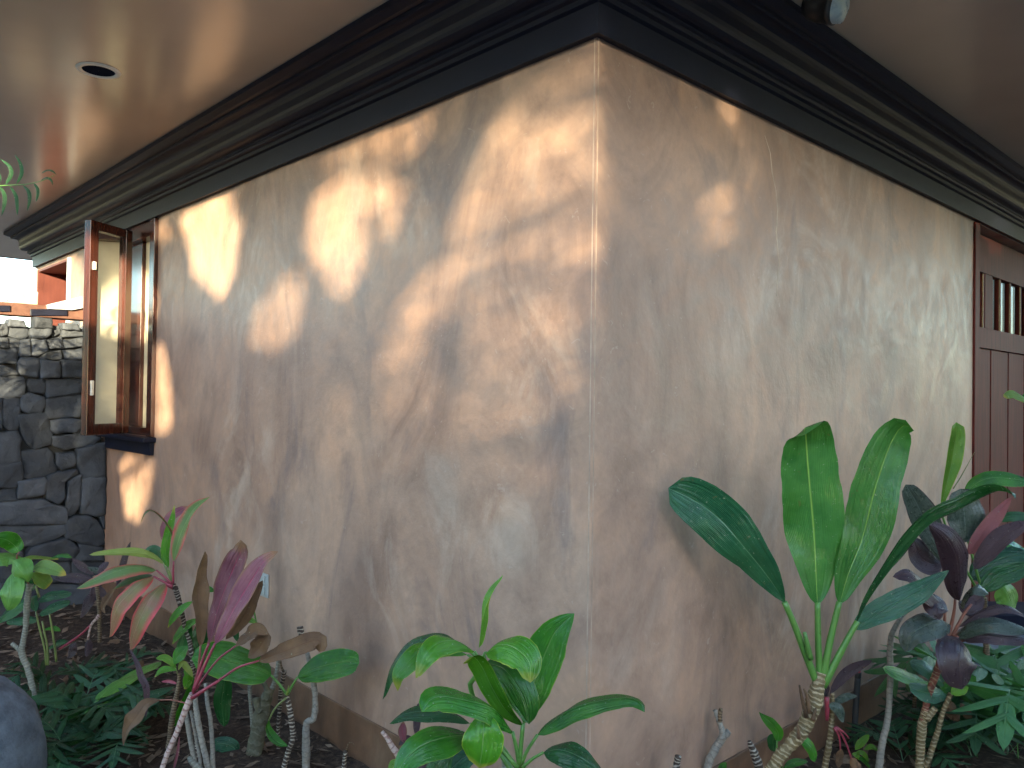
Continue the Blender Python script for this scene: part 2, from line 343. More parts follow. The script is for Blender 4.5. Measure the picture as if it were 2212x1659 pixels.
M['petiole_red'] = mat_paint('red_petiole', (0.26, 0.035, 0.055), 0.35, 0.5, 0.25)
M['petiole_rust'] = mat_paint('rust_petiole', (0.22, 0.075, 0.045), 0.4, 0.5, 0.25)
M['petiole_olive'] = mat_paint('olive_petiole', (0.14, 0.17, 0.05), 0.4, 0.5, 0.25)
M['stem_ring'] = mat_stem('ringed_stem', (0.055, 0.035, 0.025), (0.46, 0.40, 0.33), 0.013, 0.35)
M['stem_brown'] = mat_stem('brown_ringed_stem', (0.10, 0.062, 0.035), (0.24, 0.17, 0.10), 0.010, 0.45)
M['stem_tan'] = mat_stem('tan_ringed_stem', (0.17, 0.12, 0.055), (0.42, 0.34, 0.21), 0.015, 0.35)
M['stem_pale'] = mat_stem('pale_stem', (0.29, 0.26, 0.22), (0.21, 0.18, 0.145), 0.02, 0.2, gnarl=0.6)
M['stem_grey'] = mat_stem('grey_bark', (0.20, 0.19, 0.15), (0.29, 0.28, 0.24), 0.012, 0.3, 0.75, 0.9)
M['stem_moss'] = mat_stem('mossy_bark', (0.115, 0.105, 0.065), (0.17, 0.16, 0.115), 0.03, 0.3, 0.85, 1.2)
M['stem_red'] = mat_stem('red_ringed_stem', (0.20, 0.055, 0.035), (0.42, 0.32, 0.20), 0.016, 0.25)
M['stem_pink'] = mat_stem('pink_white_stem', (0.50, 0.36, 0.31), (0.22, 0.09, 0.07), 0.020, 0.22)
M['litter'] = mat_leaf('leaf_litter', (0.10, 0.060, 0.036), (0.30, 0.205, 0.135), (0.07, 0.04, 0.025), (0.1, 0.06, 0.04), rough=0.75, trans=0.0, vein=0.6)
M['boulder'] = mat_paint('smooth_grey_boulder', (0.10, 0.11, 0.125), 0.75, 0.3, 0.55, (2, 2, 2), bump=0.7)

# ------------------------------------------------------------------ ground
def ground_h(x, y):
    h = 0.030 * vnoise((x, y, 0), 1.6) + 0.012 * vnoise((x, y, 3), 6) + 0.006 * vnoise((x, y, 7), 17)
    k = min(max((y - 0.8) / 0.8, 0), 1)
    return h * k - 0.01
xs = np.concatenate([[-400, -120, -40, -15, -8], np.arange(-5, 5.01, 0.05), [8, 15, 40, 120, 400]])
ys = np.concatenate([[-400, -120, -40, -15, -6, -2], np.arange(0, 6.6, 0.05), [8, 12, 20, 40, 120, 400]])
gv = [(x, y, ground_h(x, y) if (abs(x) <= 5 and 0 <= y <= 6.6) else -0.01) for y in ys for x in xs]
nx = len(xs)
gf = [(j * nx + i, j * nx + i + 1, (j + 1) * nx + i + 1, (j + 1) * nx + i) for j in range(len(ys) - 1) for i in range(nx - 1)]
g = mesh('ground', gv, gf, M['soil'], smooth=True); g['kind'] = 'structure'

# ------------------------------------------------------------------ house
TFAR = 6.41; SOFF = 1.30
house = thing('house', 'brown plastered house with dark cornice, wide eaves and open casement window', 'house', CORNER)
def wall_cells(fn, tmax, holes, z0, z1, depth, t0=0.0):
    ts = sorted({t0, tmax, *[h[0] for h in holes], *[h[1] for h in holes]}); zs = sorted({z0, z1, *[h[2] for h in holes], *[h[3] for h in holes]})
    inh = lambda t, z: any(h[0] < t < h[1] and h[2] < z < h[3] for h in holes)
    V, F = [], []
    def quad(*p): b = len(V); V.extend(p); F.append((b, b + 1, b + 2, b + 3))
    ok = {}
    for i in range(len(ts) - 1):
        for j in range(len(zs) - 1): ok[i, j] = not inh((ts[i] + ts[i + 1]) / 2, (zs[j] + zs[j + 1]) / 2)
    for (i, j), o in ok.items():
        if not o: continue
        a, b, c, d = ts[i], ts[i + 1], zs[j], zs[j + 1]
        quad(fn(a, c), fn(b, c), fn(b, d), fn(a, d)); quad(fn(a, c, -depth), fn(a, d, -depth), fn(b, d, -depth), fn(b, c, -depth))
        if not ok.get((i + 1, j)): quad(fn(b, c), fn(b, c, -depth), fn(b, d, -depth), fn(b, d))
        if not ok.get((i - 1, j)): quad(fn(a, c), fn(a, d), fn(a, d, -depth), fn(a, c, -depth))
        if not ok.get((i, j + 1)): quad(fn(a, d), fn(b, d), fn(b, d, -depth), fn(a, d, -depth))
        if not ok.get((i, j - 1)): quad(fn(a, c), fn(a, c, -depth), fn(b, c, -depth), fn(b, c))
    return V, F
WT0, WT1 = tl(338, 700), 4.36                # window opening along the left wall
WZ0, WZ1 = zl(341, 945), ZF - 0.045
FT0, FT1 = tl(150, 600), tl(83, 600)          # far niche window
FZ0, FZ1 = CZ + 0.44, ZF - 0.03
V, F = wall_cells(LW, TFAR, [(WT0, WT1, WZ0, WZ1), (FT0, FT1, FZ0, FZ1)], -0.2, ZF + HC + 0.05, 0.22)
mesh('plaster_wall', V, F, M['plaster'], house)
DT0 = tr(2101, 800)
V, F = wall_cells(RW, 7.5, [(DT0, 5.6, -0.1, ZF - 0.002)], -0.2, ZF + HC + 0.05, 0.22, 0.22)
mesh('plaster_wall', V, F, M['plaster'], house)
# slightly proud rounded corner_bead
bp = []
c0 = CORNER - NL * 0.010 - NR * 0.010
for k in range(7):
    bp.append(c0 + (NL * math.cos(math.radians(k * 15)) + NR * math.sin(math.radians(k * 15))) * 0.0107)
bp.append(c0)
MB().prism([p + UP * 0.17 for p in bp], UP * (ZF + 0.02 - 0.17)).build('corner_bead', mat_paint('worn_corner_bead', (0.40, 0.285, 0.215), 0.5, 0.4, 0.5), house)
cr_pts = [(1652, 292), (1664, 330), (1668, 372), (1676, 410), (1680, 452), (1677, 500), (1682, 560), (1678, 640)]
V, F = [], []
for i, (x, y) in enumerate(cr_pts):
    p_ = hit_plane(x, y, RW(0, 0), NR); w_ = 0.0022 + 0.0016 * ((i * 7) % 3)
    V += [p_ - R2 * w_, p_ + NR * 0.0016, p_ + R2 * w_]
for i in range(len(cr_pts) - 1): F += [(i * 3, i * 3 + 1, i * 3 + 4, i * 3 + 3), (i * 3 + 1, i * 3 + 2, i * 3 + 5, i * 3 + 4)]
mesh('filled_crack', V, F, mat_paint('crack_filler', (0.42, 0.32, 0.24), 0.6, 0.3, 0.5), house, smooth=True)
# base band
MB().box(LW(-0.010, -0.15, 0.0), L2 * (4.6), NL * 0.010, UP * (0.15 + ZB)).build('base_band', M['band'], house, 0.003)
MB().box(RW(-0.0095, -0.15, 0.0), R2 * (DT0 - 0.02), NR * 0.0102, UP * (0.15 + ZB + 0.0005)).build('base_band', M['band'], house, 0.003)
# cornice: profile (outward, up from the fascia underside)
prof = [(0.0, 0.004), (0.022, 0.004), (0.022, 0.0), (0.030, 0.0), (0.030, 0.090), (0.044, 0.095), (0.044, 0.112), (0.058, 0.117), (0.064, 0.126), (0.062, 0.138)]
for k in range(13):
    s = k / 12; prof.append((0.066 + 0.100 * s + 0.016 * math.sin(2 * math.pi * s), 0.142 + 0.108 * s - 0.014 * math.sin(2 * math.pi * s)))
prof += [(0.172, 0.254), (0.172, 0.266), (0.188, 0.270), (0.2156, 0.284), (0.2156, HC + 0.004)]
def cornice(A, offA, B, offB, name):
    V, F = [], []
    for P, off in ((A, offA), (B, offB)):
        for o, h in prof: V.append(P + off * o + UP * (ZF + h))
    n = len(prof)
    for i in range(n - 1): F.append((i, i + 1, n + i + 1, n + i))
    o = mesh(name, V, F, M['trim'], house)
    return o
PFAR = CORNER + L2 * TFAR
cornice(CORNER, NL + NR, PFAR, NL + L2, 'cornice')
cornice(CORNER + R2 * 7.5, NR, CORNER, NL + NR, 'cornice')
cornice(PFAR, NL + L2, PFAR + R2 * 4, L2, 'cornice')
mesh('plaster_wall', [PFAR + UP * -.2, PFAR + R2 * 4 + UP * -.2, PFAR + R2 * 4 + UP * (ZF + HC), PFAR + UP * (ZF + HC)], [(0, 1, 2, 3)], M['plaster'], house)
# soffit slab with dark fascia board at the eaves
so = MB(); zs_ = ZF + HC + 0.001
c_near = CORNER + NL * SOFF + NR * SOFF; c_far = PFAR + NL * SOFF + L2 * 1.75
so.prism([c + UP * zs_ for c in (CORNER + R2 * 7.5 + NR * SOFF, c_near, c_far, PFAR + L2 * 1.75 + R2 * 4, PFAR + R2 * 7.5)], UP * 0.12)
so.build('soffit', M['soffit'], house)
for A, B, nrm in ((c_near, c_far, NL), (CORNER + R2 * 7.5 + NR * SOFF, c_near, NR), (c_far, PFAR + L2 * 1.75 + R2 * 4, L2)):
    MB().box(A + UP * (zs_ - 0.004) + (B - A).normalized() * -0.0, B - A, nrm * 0.03, UP * 0.2).build('eaves_board', M['trim'], house)
rf = MB(); top = zs_ + 0.2
rf.prism([c + UP * top for c in (CORNER + R2 * 7.5 + NR * SOFF, c_near, c_far, PFAR + L2 * 1.75 + R2 * 4, PFAR + R2 * 7.5)], UP * 0.1)
rf.build('roof', M['trim'], house)
# --- near window: frame, sill, blind, open sash
JW = tl(328, 700) - WT0
wf = MB()
wf.box(LW(WT0 - 0.004, WZ0, -0.17), L2 * JW, NL * 0.195, UP * (ZF - WZ0 - 0.001)).build('window_jamb', M['mahogany'], house, 0.004)
MB().box(LW(WT1 - 0.06, WZ0, -0.17), L2 * 0.064, NL * 0.195, UP * (ZF - WZ0 - 0.001)).build('window_jamb', M['mahogany'], house, 0.004)
MB().box(LW(WT0 + JW, WZ1 - 0.05, -0.17), L2 * (WT1 - 0.06 - WT0 - JW), NL * 0.18, UP * 0.094).build('window_head', M['mahogany'], house, 0.004)
MB().box(LW(WT0 + JW, WZ0, -0.17), L2 * (WT1 - 0.06 - WT0 - JW), NL * 0.17, UP * 0.05).build('window_bottom_rail', M['mahogany'], house, 0.004)
MB().box(LW(WT0 - 0.03, WZ0 - 0.032, -0.10), L2 * (WT1 - WT0 + 0.06), NL * 0.175, UP * 0.030).build('window_sill', M['trim'], house, 0.006)
MB().box(LW(WT0 - 0.005, WZ0 - 0.112, 0.001), L2 * (WT1 - WT0 + 0.01), NL * 0.028, UP * 0.079).build('window_apron', M['trim'], house, 0.003)
MB().box(LW(WT0 + JW + 0.001, WZ0 + 0.051, -0.165), L2 * 0.30, NL * 0.105, UP * (WZ1 - WZ0 - 0.103)).build('window_blind', M['blind'], house)
MB().box(LW(WT0 + JW + 0.305, WZ0 + 0.051, -0.160), L2 * 0.20, NL * 0.125, UP * (WZ1 - WZ0 - 0.103)).build('window_mullion', M['mahogany'], house, 0.003)
MB().box(LW(WT0 + JW + 0.51, WZ0 + 0.051, -0.165), L2 * (WT1 - 0.065 - WT0 - JW - 0.51), NL * 0.105, UP * (WZ1 - WZ0 - 0.103)).build('window_blind', M['blind'], house)
# sash: hinge side near the wall plane, free edge towards the garden
SH = hit_plane(283, 700, LW(0, 0, 0.035), NL); SH.z = 0
SFd = ray(192, 700); SFd = Vector((SFd.x, SFd.y, 0)); SF = SFd * (4.80 / SFd.y)
sd = (SF - SH); SW = sd.length; sd.normalize(); sn = Vector((-sd.y, sd.x, 0))
if sn.dot(-SH) < 0: sn = -sn                       # inner face, seen by the camera
SZ0 = at(192, 941, 4.80).z; SZ1 = at(192, 470, 4.80).z - 0.01; TK = 0.045
sash = MB().box(SH + UP * SZ0 - sn * TK, sd * 0.055, sn * TK, UP * (SZ1 - SZ0)).build('window_sash', M['mahogany'], house, 0.003)
MB().box(SH + UP * SZ0 - sn * TK + sd * (SW - 0.065), sd * 0.065, sn * TK, UP * (SZ1 - SZ0)).build('stile', M['mahogany'], sash, 0.003)
MB().box(SH + UP * (SZ1 - 0.055) - sn * TK + sd * 0.055, sd * (SW - 0.12), sn * TK * 0.96, UP * 0.054).build('rail', M['mahogany'], sash, 0.002)
MB().box(SH + UP * (SZ0 + 0.001) - sn * TK + sd * 0.055, sd * (SW - 0.12), sn * TK * 0.96, UP * 0.065).build('rail', M['mahogany'], sash, 0.002)
pp = SH + UP * (SZ0 + 0.06) - sn * TK * 0.6 + sd * 0.05; pa, pc = sd * (SW - 0.11), UP * (SZ1 - SZ0 - 0.11)
mesh('pane', [pp, pp + pa, pp + pa + pc, pp + pc], [(0, 1, 2, 3)], M['glass'], sash)
MB().box(SH + UP * (SZ0 + 0.24) + sd * (SW - 0.040), sd * 0.022, sn * 0.012, UP * 0.09).build('latch', M['steel'], sash, 0.003)
MB().box(SH + UP * (SZ1 - 0.30) + sd * (SW - 0.040), sd * 0.022, sn * 0.012, UP * 0.05).build('latch', M['steel'], sash, 0.003)
# --- far niche with red boards and louvres
fd = 0.42
def niche(name, o, a, b, c, mat='mahogany'): return MB().box(o, a, b, c).build(name, M[mat], house, 0.002)
red = mat_wood('bright_red_timber', (0.085, 0.019, 0.014), (0.13, 0.032, 0.020), 0.5, 'z', 0.0); M['redboard'] = red
niche('niche_side', LW(FT1 - 0.02, FZ0, -fd), L2 * 0.019, NL * (fd + 0.012), UP * (FZ1 - FZ0), 'redboard')
niche('niche_side', LW(FT0 + 0.001, FZ0, -fd), L2 * 0.019, NL * (fd + 0.012), UP * (FZ1 - FZ0), 'redboard')
niche('niche_top', LW(FT0 + 0.021, FZ1 - 0.02, -fd), L2 * (FT1 - FT0 - 0.042), NL * (fd + 0.005), UP * 0.019, 'redboard')
niche('niche_back', LW(FT0 + 0.021, FZ0, -fd), L2 * (FT1 - FT0 - 0.042), NL * 0.02, UP * (FZ1 - FZ0 - 0.021), 'redboard')
niche('niche_casing', LW(FT0 - 0.05, FZ0, 0.001), L2 * 0.05, NL * 0.02, UP * (FZ1 - FZ0), 'sky_grey')
niche('niche_casing', LW(FT1, FZ0, 0.001), L2 * 0.05, NL * 0.02, UP * (FZ1 - FZ0 + 0.02), 'sky_grey')
for k in range(6):
    niche('louvre_slat', LW(FT0 + 0.15, FZ0 + 0.03 + k * 0.075, -fd + 0.022), L2 * 0.45, NL * 0.02 + UP * -0.02, UP * 0.058, 'redboard')
# --- door on the right
dr = -0.07
casing = M['door_wood']
MB().box(RW(DT0 + 0.001, -0.1, -0.20), R2 * 0.085, NR * 0.212, UP * (ZF + 0.1 - 0.003)).build('door_jamb', casing, house, 0.004)
D0, D1 = DT0 + 0.087, DT0 + 1.75
z_pt, z_pb = zr(2126, 590, dr), zr(2126, 708, dr); z_r = zr(2126, 752, dr)
door = MB().box(RW(D0, -0.05, dr - 0.045), R2 * 0.011, NR * 0.045, UP * (ZF - 0.01)).build('door', casing, house)
def dbox(name, t0, t1, z0, z1, o0, o1, mat=None, bev=0.002): return MB().box(RW(t0, z0, dr + o0), R2 * (t1 - t0), NR * (o1 - o0), UP * (z1 - z0)).build(name, mat or casing, door, bev)
dbox('head_rail', D0 + 0.012, D1, z_pt, ZF - 0.012, -0.045, 0.0)
dbox('lock_rail', D0 + 0.012, D1, z_r, z_pb, -0.045, 0.002)
tb_ = [tr(x, 650, dr) for x in (2127, 2145, 2163, 2185, 2207)]
dbox('stile', tb_[0] + 0.012, tb_[1], z_pb, z_pt, -0.045, -0.001)
mesh('pane', [RW(D0 + 0.012, z_pb, dr - .028), RW(D1, z_pb, dr - .028), RW(D1, z_pt, dr - .028), RW(D0 + 0.012, z_pt, dr - .028)], [(0, 1, 2, 3)], M['door_glass'], door)
for x in (tb_[0], tb_[2], tb_[3], *[tb_[4] + 0.165 * k for k in range(5)]):
    b_ = dbox('glazing_bar', x - 0.010, x + 0.010, z_pb, z_pt, -0.040, -0.004)
    MB().box(RW(x - 0.0115, z_pb, dr - 0.012), R2 * 0.0015, NR * 0.008, UP * (z_pt - z_pb)).build('lit_edge', M['edge_glint'], b_)  # pale gold strip paints the lit edge of the bar
pb = [D0 + 0.012] + [tr(x, 900, dr) for x in (2122, 2144)] + [tr(2144, 900, dr) + 0.19 * k for k in range(1, 8)]
for i in range(len(pb) - 1):
    dbox('plank', pb[i] + 0.003, pb[i + 1] - 0.003, -0.04, z_r - 0.002, -0.045, -0.010 - (0.004 if i % 2 else 0.0), None, 0.004)
MB().box(RW(D1, -0.1, -0.2), R2 * 0.09, NR * 0.205, UP * (ZF + 0.09)).build('door_jamb', casing, house)
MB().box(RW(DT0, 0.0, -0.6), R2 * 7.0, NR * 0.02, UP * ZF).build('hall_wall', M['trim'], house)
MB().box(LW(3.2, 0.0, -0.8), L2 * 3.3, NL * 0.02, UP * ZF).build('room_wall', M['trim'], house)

# ------------------------------------------------------------------ fittings on the house
def lathe(pr, seg, axis_o, ax, ay, az):
    V, F = [], []
    for r, h in pr:
        for k in range(seg):
            a = 2 * math.pi * k / seg; V.append(axis_o + ax * (r * math.cos(a)) + ay * (r * math.sin(a)) + az * h)
    for j in range(len(pr) - 1):
        for k in range(seg):
            k2 = (k + 1) % seg; F.append((j * seg + k, j * seg + k2, (j + 1) * seg + k2, (j + 1) * seg + k))
    return V, F
X3, Y3 = Vector((1, 0, 0)), Vector((0, 1, 0))
def soffit_pt(px, py): return hit_plane(px, py, Vector((0, 0, zs_)), UP)
lp = soffit_pt(213, 152)
lt = thing('recessed_light', 'round recessed ceiling light with pale ring in the tan soffit', 'ceiling light', lp)
V, F = lathe([(0.064, -0.001), (0.066, -0.006), (0.084, -0.005), (0.088, -0.0005)], 40, lp, X3, Y3, UP); mesh('trim_ring', V, F, M['white'], lt, smooth=True)
V, F = lathe([(0.0645, -0.0012), (0.055, -0.0018), (0.03, -0.0022), (0.001, -0.0023)], 40, lp, X3, Y3, UP); mesh('lamp_opening', V, F, mat_paint('dark_lamp_well', (0.008, 0.012, 0.028), 0.9, 0.02, 0.1), lt, smooth=True)
# wall outlet: weatherproof cover
to0, to1 = tl(582, 1262), tl(564, 1262); zo0, zo1 = zl(573, 1289), zl(573, 1238)
ou = thing('wall_outlet', 'small grey weatherproof outlet cover on the brown wall behind the red leaves', 'outlet', LW(to0, zo0))
MB().box(LW(to0, zo0, 0.001), L2 * (to1 - to0), NL * 0.008, UP * (zo1 - zo0)).build('cover_plate', M['grey_plate'], ou, 0.003)
tm = (to0 + to1) / 2; zm = (zo0 + zo1) / 2
MB().box(LW(tm - 0.017, zo0 + 0.012, 0.0085), L2 * 0.034, NL * 0.008, UP * 0.040).build('flip_lid', M['grey_plate'], ou, 0.004)
MB().box(LW(tm - 0.017, zm + 0.006, 0.0085), L2 * 0.034, NL * 0.008, UP * 0.040).build('flip_lid', M['grey_plate'], ou, 0.004)
# flood lamp under the right soffit
fp = soffit_pt(1772, -38); fx = (at(1818, 30, 2.6) - at(1760, 20, 2.72)).normalized()
fl = thing('flood_lamp', 'dark swivel flood lamp with pale lens hanging below the right soffit', 'lamp', fp)
V, F = lathe([(0.05, 0.0), (0.052, -0.012), (0.03, -0.03), (0.014, -0.034), (0.014, -0.075)], 24, fp, X3, Y3, UP); mesh('mount', V, F, M['black'], fl, smooth=True)
hc = at(1772, 14, fp.y); hx = Vector((0.72, -0.55, -0.30)).normalized(); hy = hx.cross(UP).normalized(); hz = hx.cross(hy)
V, F = lathe([(0.001, -0.055), (0.030, -0.052), (0.044, -0.030), (0.050, 0.0), (0.052, 0.035), (0.056, 0.037), (0.056, 0.052), (0.050, 0.054)], 28, hc, hy, hz, hx); mesh('head', V, F, M['black'], fl, smooth=True)
V, F = lathe([(0.050, 0.046), (0.049, 0.075), (0.030, 0.084), (0.001, 0.087)], 28, hc, hy, hz, hx); mesh('lens', V, F, M['lens'], fl, smooth=True)

# ------------------------------------------------------------------ lava stone garden wall, each stone on its own
random.seed(4); rng = np.random.default_rng(4)
TS = 4.47                                             # the wall's face stands across the left wall here
SP0 = LW(TS, 0); SN = -L2                             # faces the corner
sw = thing('stone_wall', 'dark lava stone garden wall running out from the brown plaster', 'wall', SP0)
ST = [
 [(0,30),(35,35),(35,95),(0,110),(-30,70)], [(40,40),(120,25),(185,50),(185,110),(150,138),(55,110),(38,80)], [(200,65),(260,40),(338,38),(338,92),(300,128),(200,128),(190,100)],
 [(343,50),(405,40),(412,95),(370,112),(345,100)], [(418,58),(500,52),(570,72),(575,113),(422,118)], [(580,70),(640,70),(640,190),(594,182),(582,120)],
 [(-30,118),(35,130),(35,190),(-30,190)], [(40,122),(115,142),(116,190),(42,190)], [(122,145),(186,136),(197,245),(120,250)], [(200,137),(290,137),(308,212),(250,252),(206,245)],
 [(298,132),(410,120),(424,198),(330,206),(306,182)], [(430,140),(578,122),(590,185),(440,195)], [(262,262),(310,218),(415,208),(415,268),(330,278),(270,275)], [(430,212),(560,198),(640,200),(640,282),(435,272)],
 [(-30,197),(105,197),(110,288),(90,298),(-30,298)], [(108,300),(140,262),(250,272),(262,330),(250,393),(130,378),(108,340)], [(270,284),(402,284),(406,380),(390,400),(275,405)], [(415,282),(570,290),(570,400),(415,397)], [(577,290),(640,290),(640,470),(582,478)],
 [(-30,305),(95,348),(120,372),(108,383),(-30,385)], [(-30,392),(150,387),(165,430),(160,530),(-30,535)], [(185,410),(290,405),(300,440),(295,510),(200,495),(176,450)], [(308,412),(555,406),(560,480),(530,505),(320,533),(304,500)],
 [(-30,545),(2,545),(2,760),(-30,760)], [(8,548),(125,540),(130,600),(110,750),(50,762),(8,724)], [(140,522),(200,503),(290,535),(300,600),(270,637),(190,648),(136,618)], [(308,545),(470,515),(575,512),(580,590),(530,668),(330,678),(304,640)], [(585,486),(640,490),(640,700),(588,690)],
 [(122,660),(300,648),(325,690),(352,800),(338,850),(230,888),(190,868),(118,720)], [(332,692),(440,682),(555,692),(550,740),(500,776),(372,788),(344,760)], [(360,802),(500,787),(570,722),(640,712),(640,800),(690,818),(600,868),(440,893),(362,862)],
 [(-30,770),(110,770),(135,830),(126,890),(130,980),(-30,990)], [(137,912),(320,884),(345,922),(378,1020),(370,1053),(200,1093),(152,1088),(136,960)], [(385,920),(500,912),(515,950),(510,1000),(420,1033),(386,1000)], [(525,900),(650,855),(705,850),(705,1073),(550,1083),(520,950)],
 [(-30,1000),(130,990),(145,1088),(102,1152),(-30,1158)], [(-30,1166),(100,1160),(100,1240),(-30,1248)], [(107,1112),(290,1087),(303,1112),(294,1200),(160,1228),(110,1228)], [(307,1077),(440,1042),(512,1037),(516,1062),(434,1106),(430,1228),(380,1258),(312,1230),(302,1150)],
 [(456,1112),(545,1068),(544,1120),(530,1290),(500,1338),(450,1343),(440,1290),(440,1240)], [(553,1095),(706,1082),(706,1330),(650,1347),(545,1337),(540,1250)],
 [(-30,1258),(150,1240),(270,1237),(330,1266),(432,1290),(438,1398),(60,1408),(-30,1392)], [(445,1380),(500,1352),(600,1352),(660,1390),(697,1450),(697,1538),(640,1553),(540,1528),(440,1500)], [(668,1345),(708,1335),(708,1440),(695,1430)],
 [(-30,1420),(300,1416),(436,1410),(430,1468),(370,1508),(200,1556),(-30,1560)], [(200,1568),(420,1502),(500,1532),(520,1590),(480,1659),(150,1659)], [(532,1542),(690,1565),(706,1655),(500,1659)],
 [(-30,1570),(140,1600),(140,1800),(-30,1800)], [(150,1668),(470,1668),(480,1800),(160,1810)], [(490,1668),(706,1664),(706,1830),(495,1810)], [(-30,1810),(250,1820),(250,2060),(-30,2060)], [(260,1820),(706,1840),(706,2060),(265,2060)]]
def stone(poly3, parent, bulge):
    c = sum(poly3, Vector()) / len(poly3); pts = []
    n = len(poly3)
    # resample with softly cut corners
    for i in range(n):
        a, b_, d = poly3[i - 1], poly3[i], poly3[(i + 1) % n]
        for s in (0.18, 0.5): pass
        pts += [b_ * 0.88 + a * 0.12, b_ * 0.975 + (a + d) * 0.0125, b_ * 0.88 + d * 0.12, b_ * .66 + d * .34, b_ * .34 + d * .66]
    m = len(pts); V, F = [], []
    rings = [(1.0, -0.05), (1.0, 0.60), (0.978, 0.88), (0.93, 0.97), (0.66, 1.0), (0.34, 1.0)]
    sd_ = random.random() * 50
    tilt = Vector((random.uniform(-.5, .5), 0, random.uniform(-.5, .5)))
    for s, h in rings:
        for p in pts:
            q = c + (p - c) * s
            w = vnoise(q + Vector((sd_, 0, 0)), 9) * 0.022 * (h > 0.3) + vnoise(q, 24) * 0.010 * (h > 0.3) + vnoise(q, 55) * 0.004 * (h > .3)
            lat = (p - c).normalized() * (vnoise(p + Vector((0, sd_, 0)), 16) * 0.012)
            V.append(q + lat + SN * (h * bulge + w + (q - c).dot(tilt) * 0.10 * (h > 0.3)))
    V.append(c + SN * bulge * 1.03 + SN * vnoise(c, 9) * 0.01)
    for j in range(len(rings) - 1):
        for k in range(m): k2 = (k + 1) % m; F.append((j * m + k, j * m + k2, (j + 1) * m + k2, (j + 1) * m + k))
    b_ = (len(rings) - 1) * m
    for k in range(m): F.append((b_ + k, b_ + (k + 1) % m, len(V) - 1))
    # orientation
    if (V[F[0][1]] - V[F[0][0]]).cross(V[F[0][2]] - V[F[0][0]]).dot(V[F[0][0]] - c) < 0: F = [f[::-1] for f in F]
    return mesh('stone', V, F, M['stone'], parent, smooth=True)
for pl in ST:
    q = [hit_plane(x * .31225, 691.2 + y * .31225, SP0, SN) for x, y in pl]
    cc = sum(q, Vector()) / len(q)
    q = [cc + (p - cc) * 1.085 for p in q]
    stone(q, sw, random.uniform(0.045, 0.075))
# the wall runs on beyond the frame
s_edge = (hit_plane(-10, 900, SP0, SN) - SP0).dot(NL)
ZTOP = hit_plane(95, 702, SP0, SN).z
z = -0.02
while z < ZTOP - 0.05:
    hgt = random.uniform(0.14, 0.22); hgt = min(hgt, ZTOP - z); s = s_edge
    while s < s_edge + 1.6:
        w = random.uniform(0.16, 0.38); e = 0.012
        q = [SP0 + NL * (s + a) + UP * (z + b_) for a, b_ in ((e, e + random.uniform(0, .02)), (w - e, e + random.uniform(0, .02)), (w - e, hgt - e - random.uniform(0, .03)), (e, hgt - e - random.uniform(0, .03)))]
        stone(q, sw, random.uniform(0.045, 0.075)); s += w
    z += hgt
MB().box(SP0 - UP * 0.1 + NL * 0.02, NL * (s_edge + 1.6), -SN * 0.35, UP * (ZTOP + 0.08)).build('mortar_core', M['mortar'], sw)
for k in range(14):                                  # loose capping stones
    s = 0.04 + k * 0.155; w = random.uniform(0.11, 0.15); hgt = random.uniform(0.012, 0.05)
    q = [SP0 + NL * (s + a) + UP * (ZTOP - 0.03 + b_) for a, b_ in ((0, 0), (w, 0), (w * .95, hgt + .03), (w * .1, hgt + .03))]
    stone(q, sw, 0.10)
# timber rail above the stones, with blocks on it
zb0, zb1 = hit_plane(100, 686, SP0, SN).z, hit_plane(100, 660, SP0, SN).z
bm = MB().box(SP0 + NL * 0.035 + UP * zb0 - SN * 0.12, NL * 2.6, SN * 0.14, UP * (zb1 - zb0)).build('timber_rail', M['beam_wood'], None, 0.004)
tag(bm, 'reddish weathered timber rail lying along the top of the stone wall', 'timber')
def block_from_px(name, quad, p0, n, depth, mat, label, cat):
    q = [hit_plane(x, y, p0, n) for x, y in quad]
    o = MB().prism(q, -n * depth).build(name, mat, None, 0.004); tag(o, label, cat); return o
SPb = SP0 + SN * 0.035
def zpx(zx, zy): return (zx / 5.53 * .864, (560 + zy / 5.53) * .864)
block_from_px('stone_block', [zpx(110, 1118), zpx(110, 990), zpx(330, 930), zpx(530, 938), zpx(522, 1118)], SP0 - SN * 0.01, SN, 0.14, M['pale_wood'], 'pale beige block on the timber rail above the stone wall', 'block')
block_from_px('timber_end', [zpx(665, 1172), zpx(665, 1112), zpx(1140, 1000), zpx(1140, 1165), zpx(1000, 1190)], SPb + SN * 0.02, SN, 0.10, M['sky_grey'], 'tapered timber end on the timber rail beside the open sash, sky tint painted in', 'capping')
block_from_px('timber_block', [zpx(-30, 1122), zpx(-30, 1040), zpx(80, 1035), zpx(105, 1080), zpx(190, 1078), zpx(190, 1122)], SPb - SN * 0.04, SN, 0.10, M['sky_grey'], 'small blue grey block at the left end of the timber rail', 'block')
for (a, b_, c_, d_) in ((420, 935, 1176, 1268), (-30, 145, 1126, 1212)):  # dark strips paint the shade under the blocks on the rail
    o = block_from_px('shade_strip', [zpx(a, d_), zpx(a, c_), zpx(b_, c_), zpx(b_, d_)], SP0 + SN * 0.036, SN, 0.014, M['trim'],
        'long dark strip on the timber rail painting the shade under the tapered end' if a > 0 else 'short dark strip painting the shade at the left end of the timber rail', 'shade_strip')

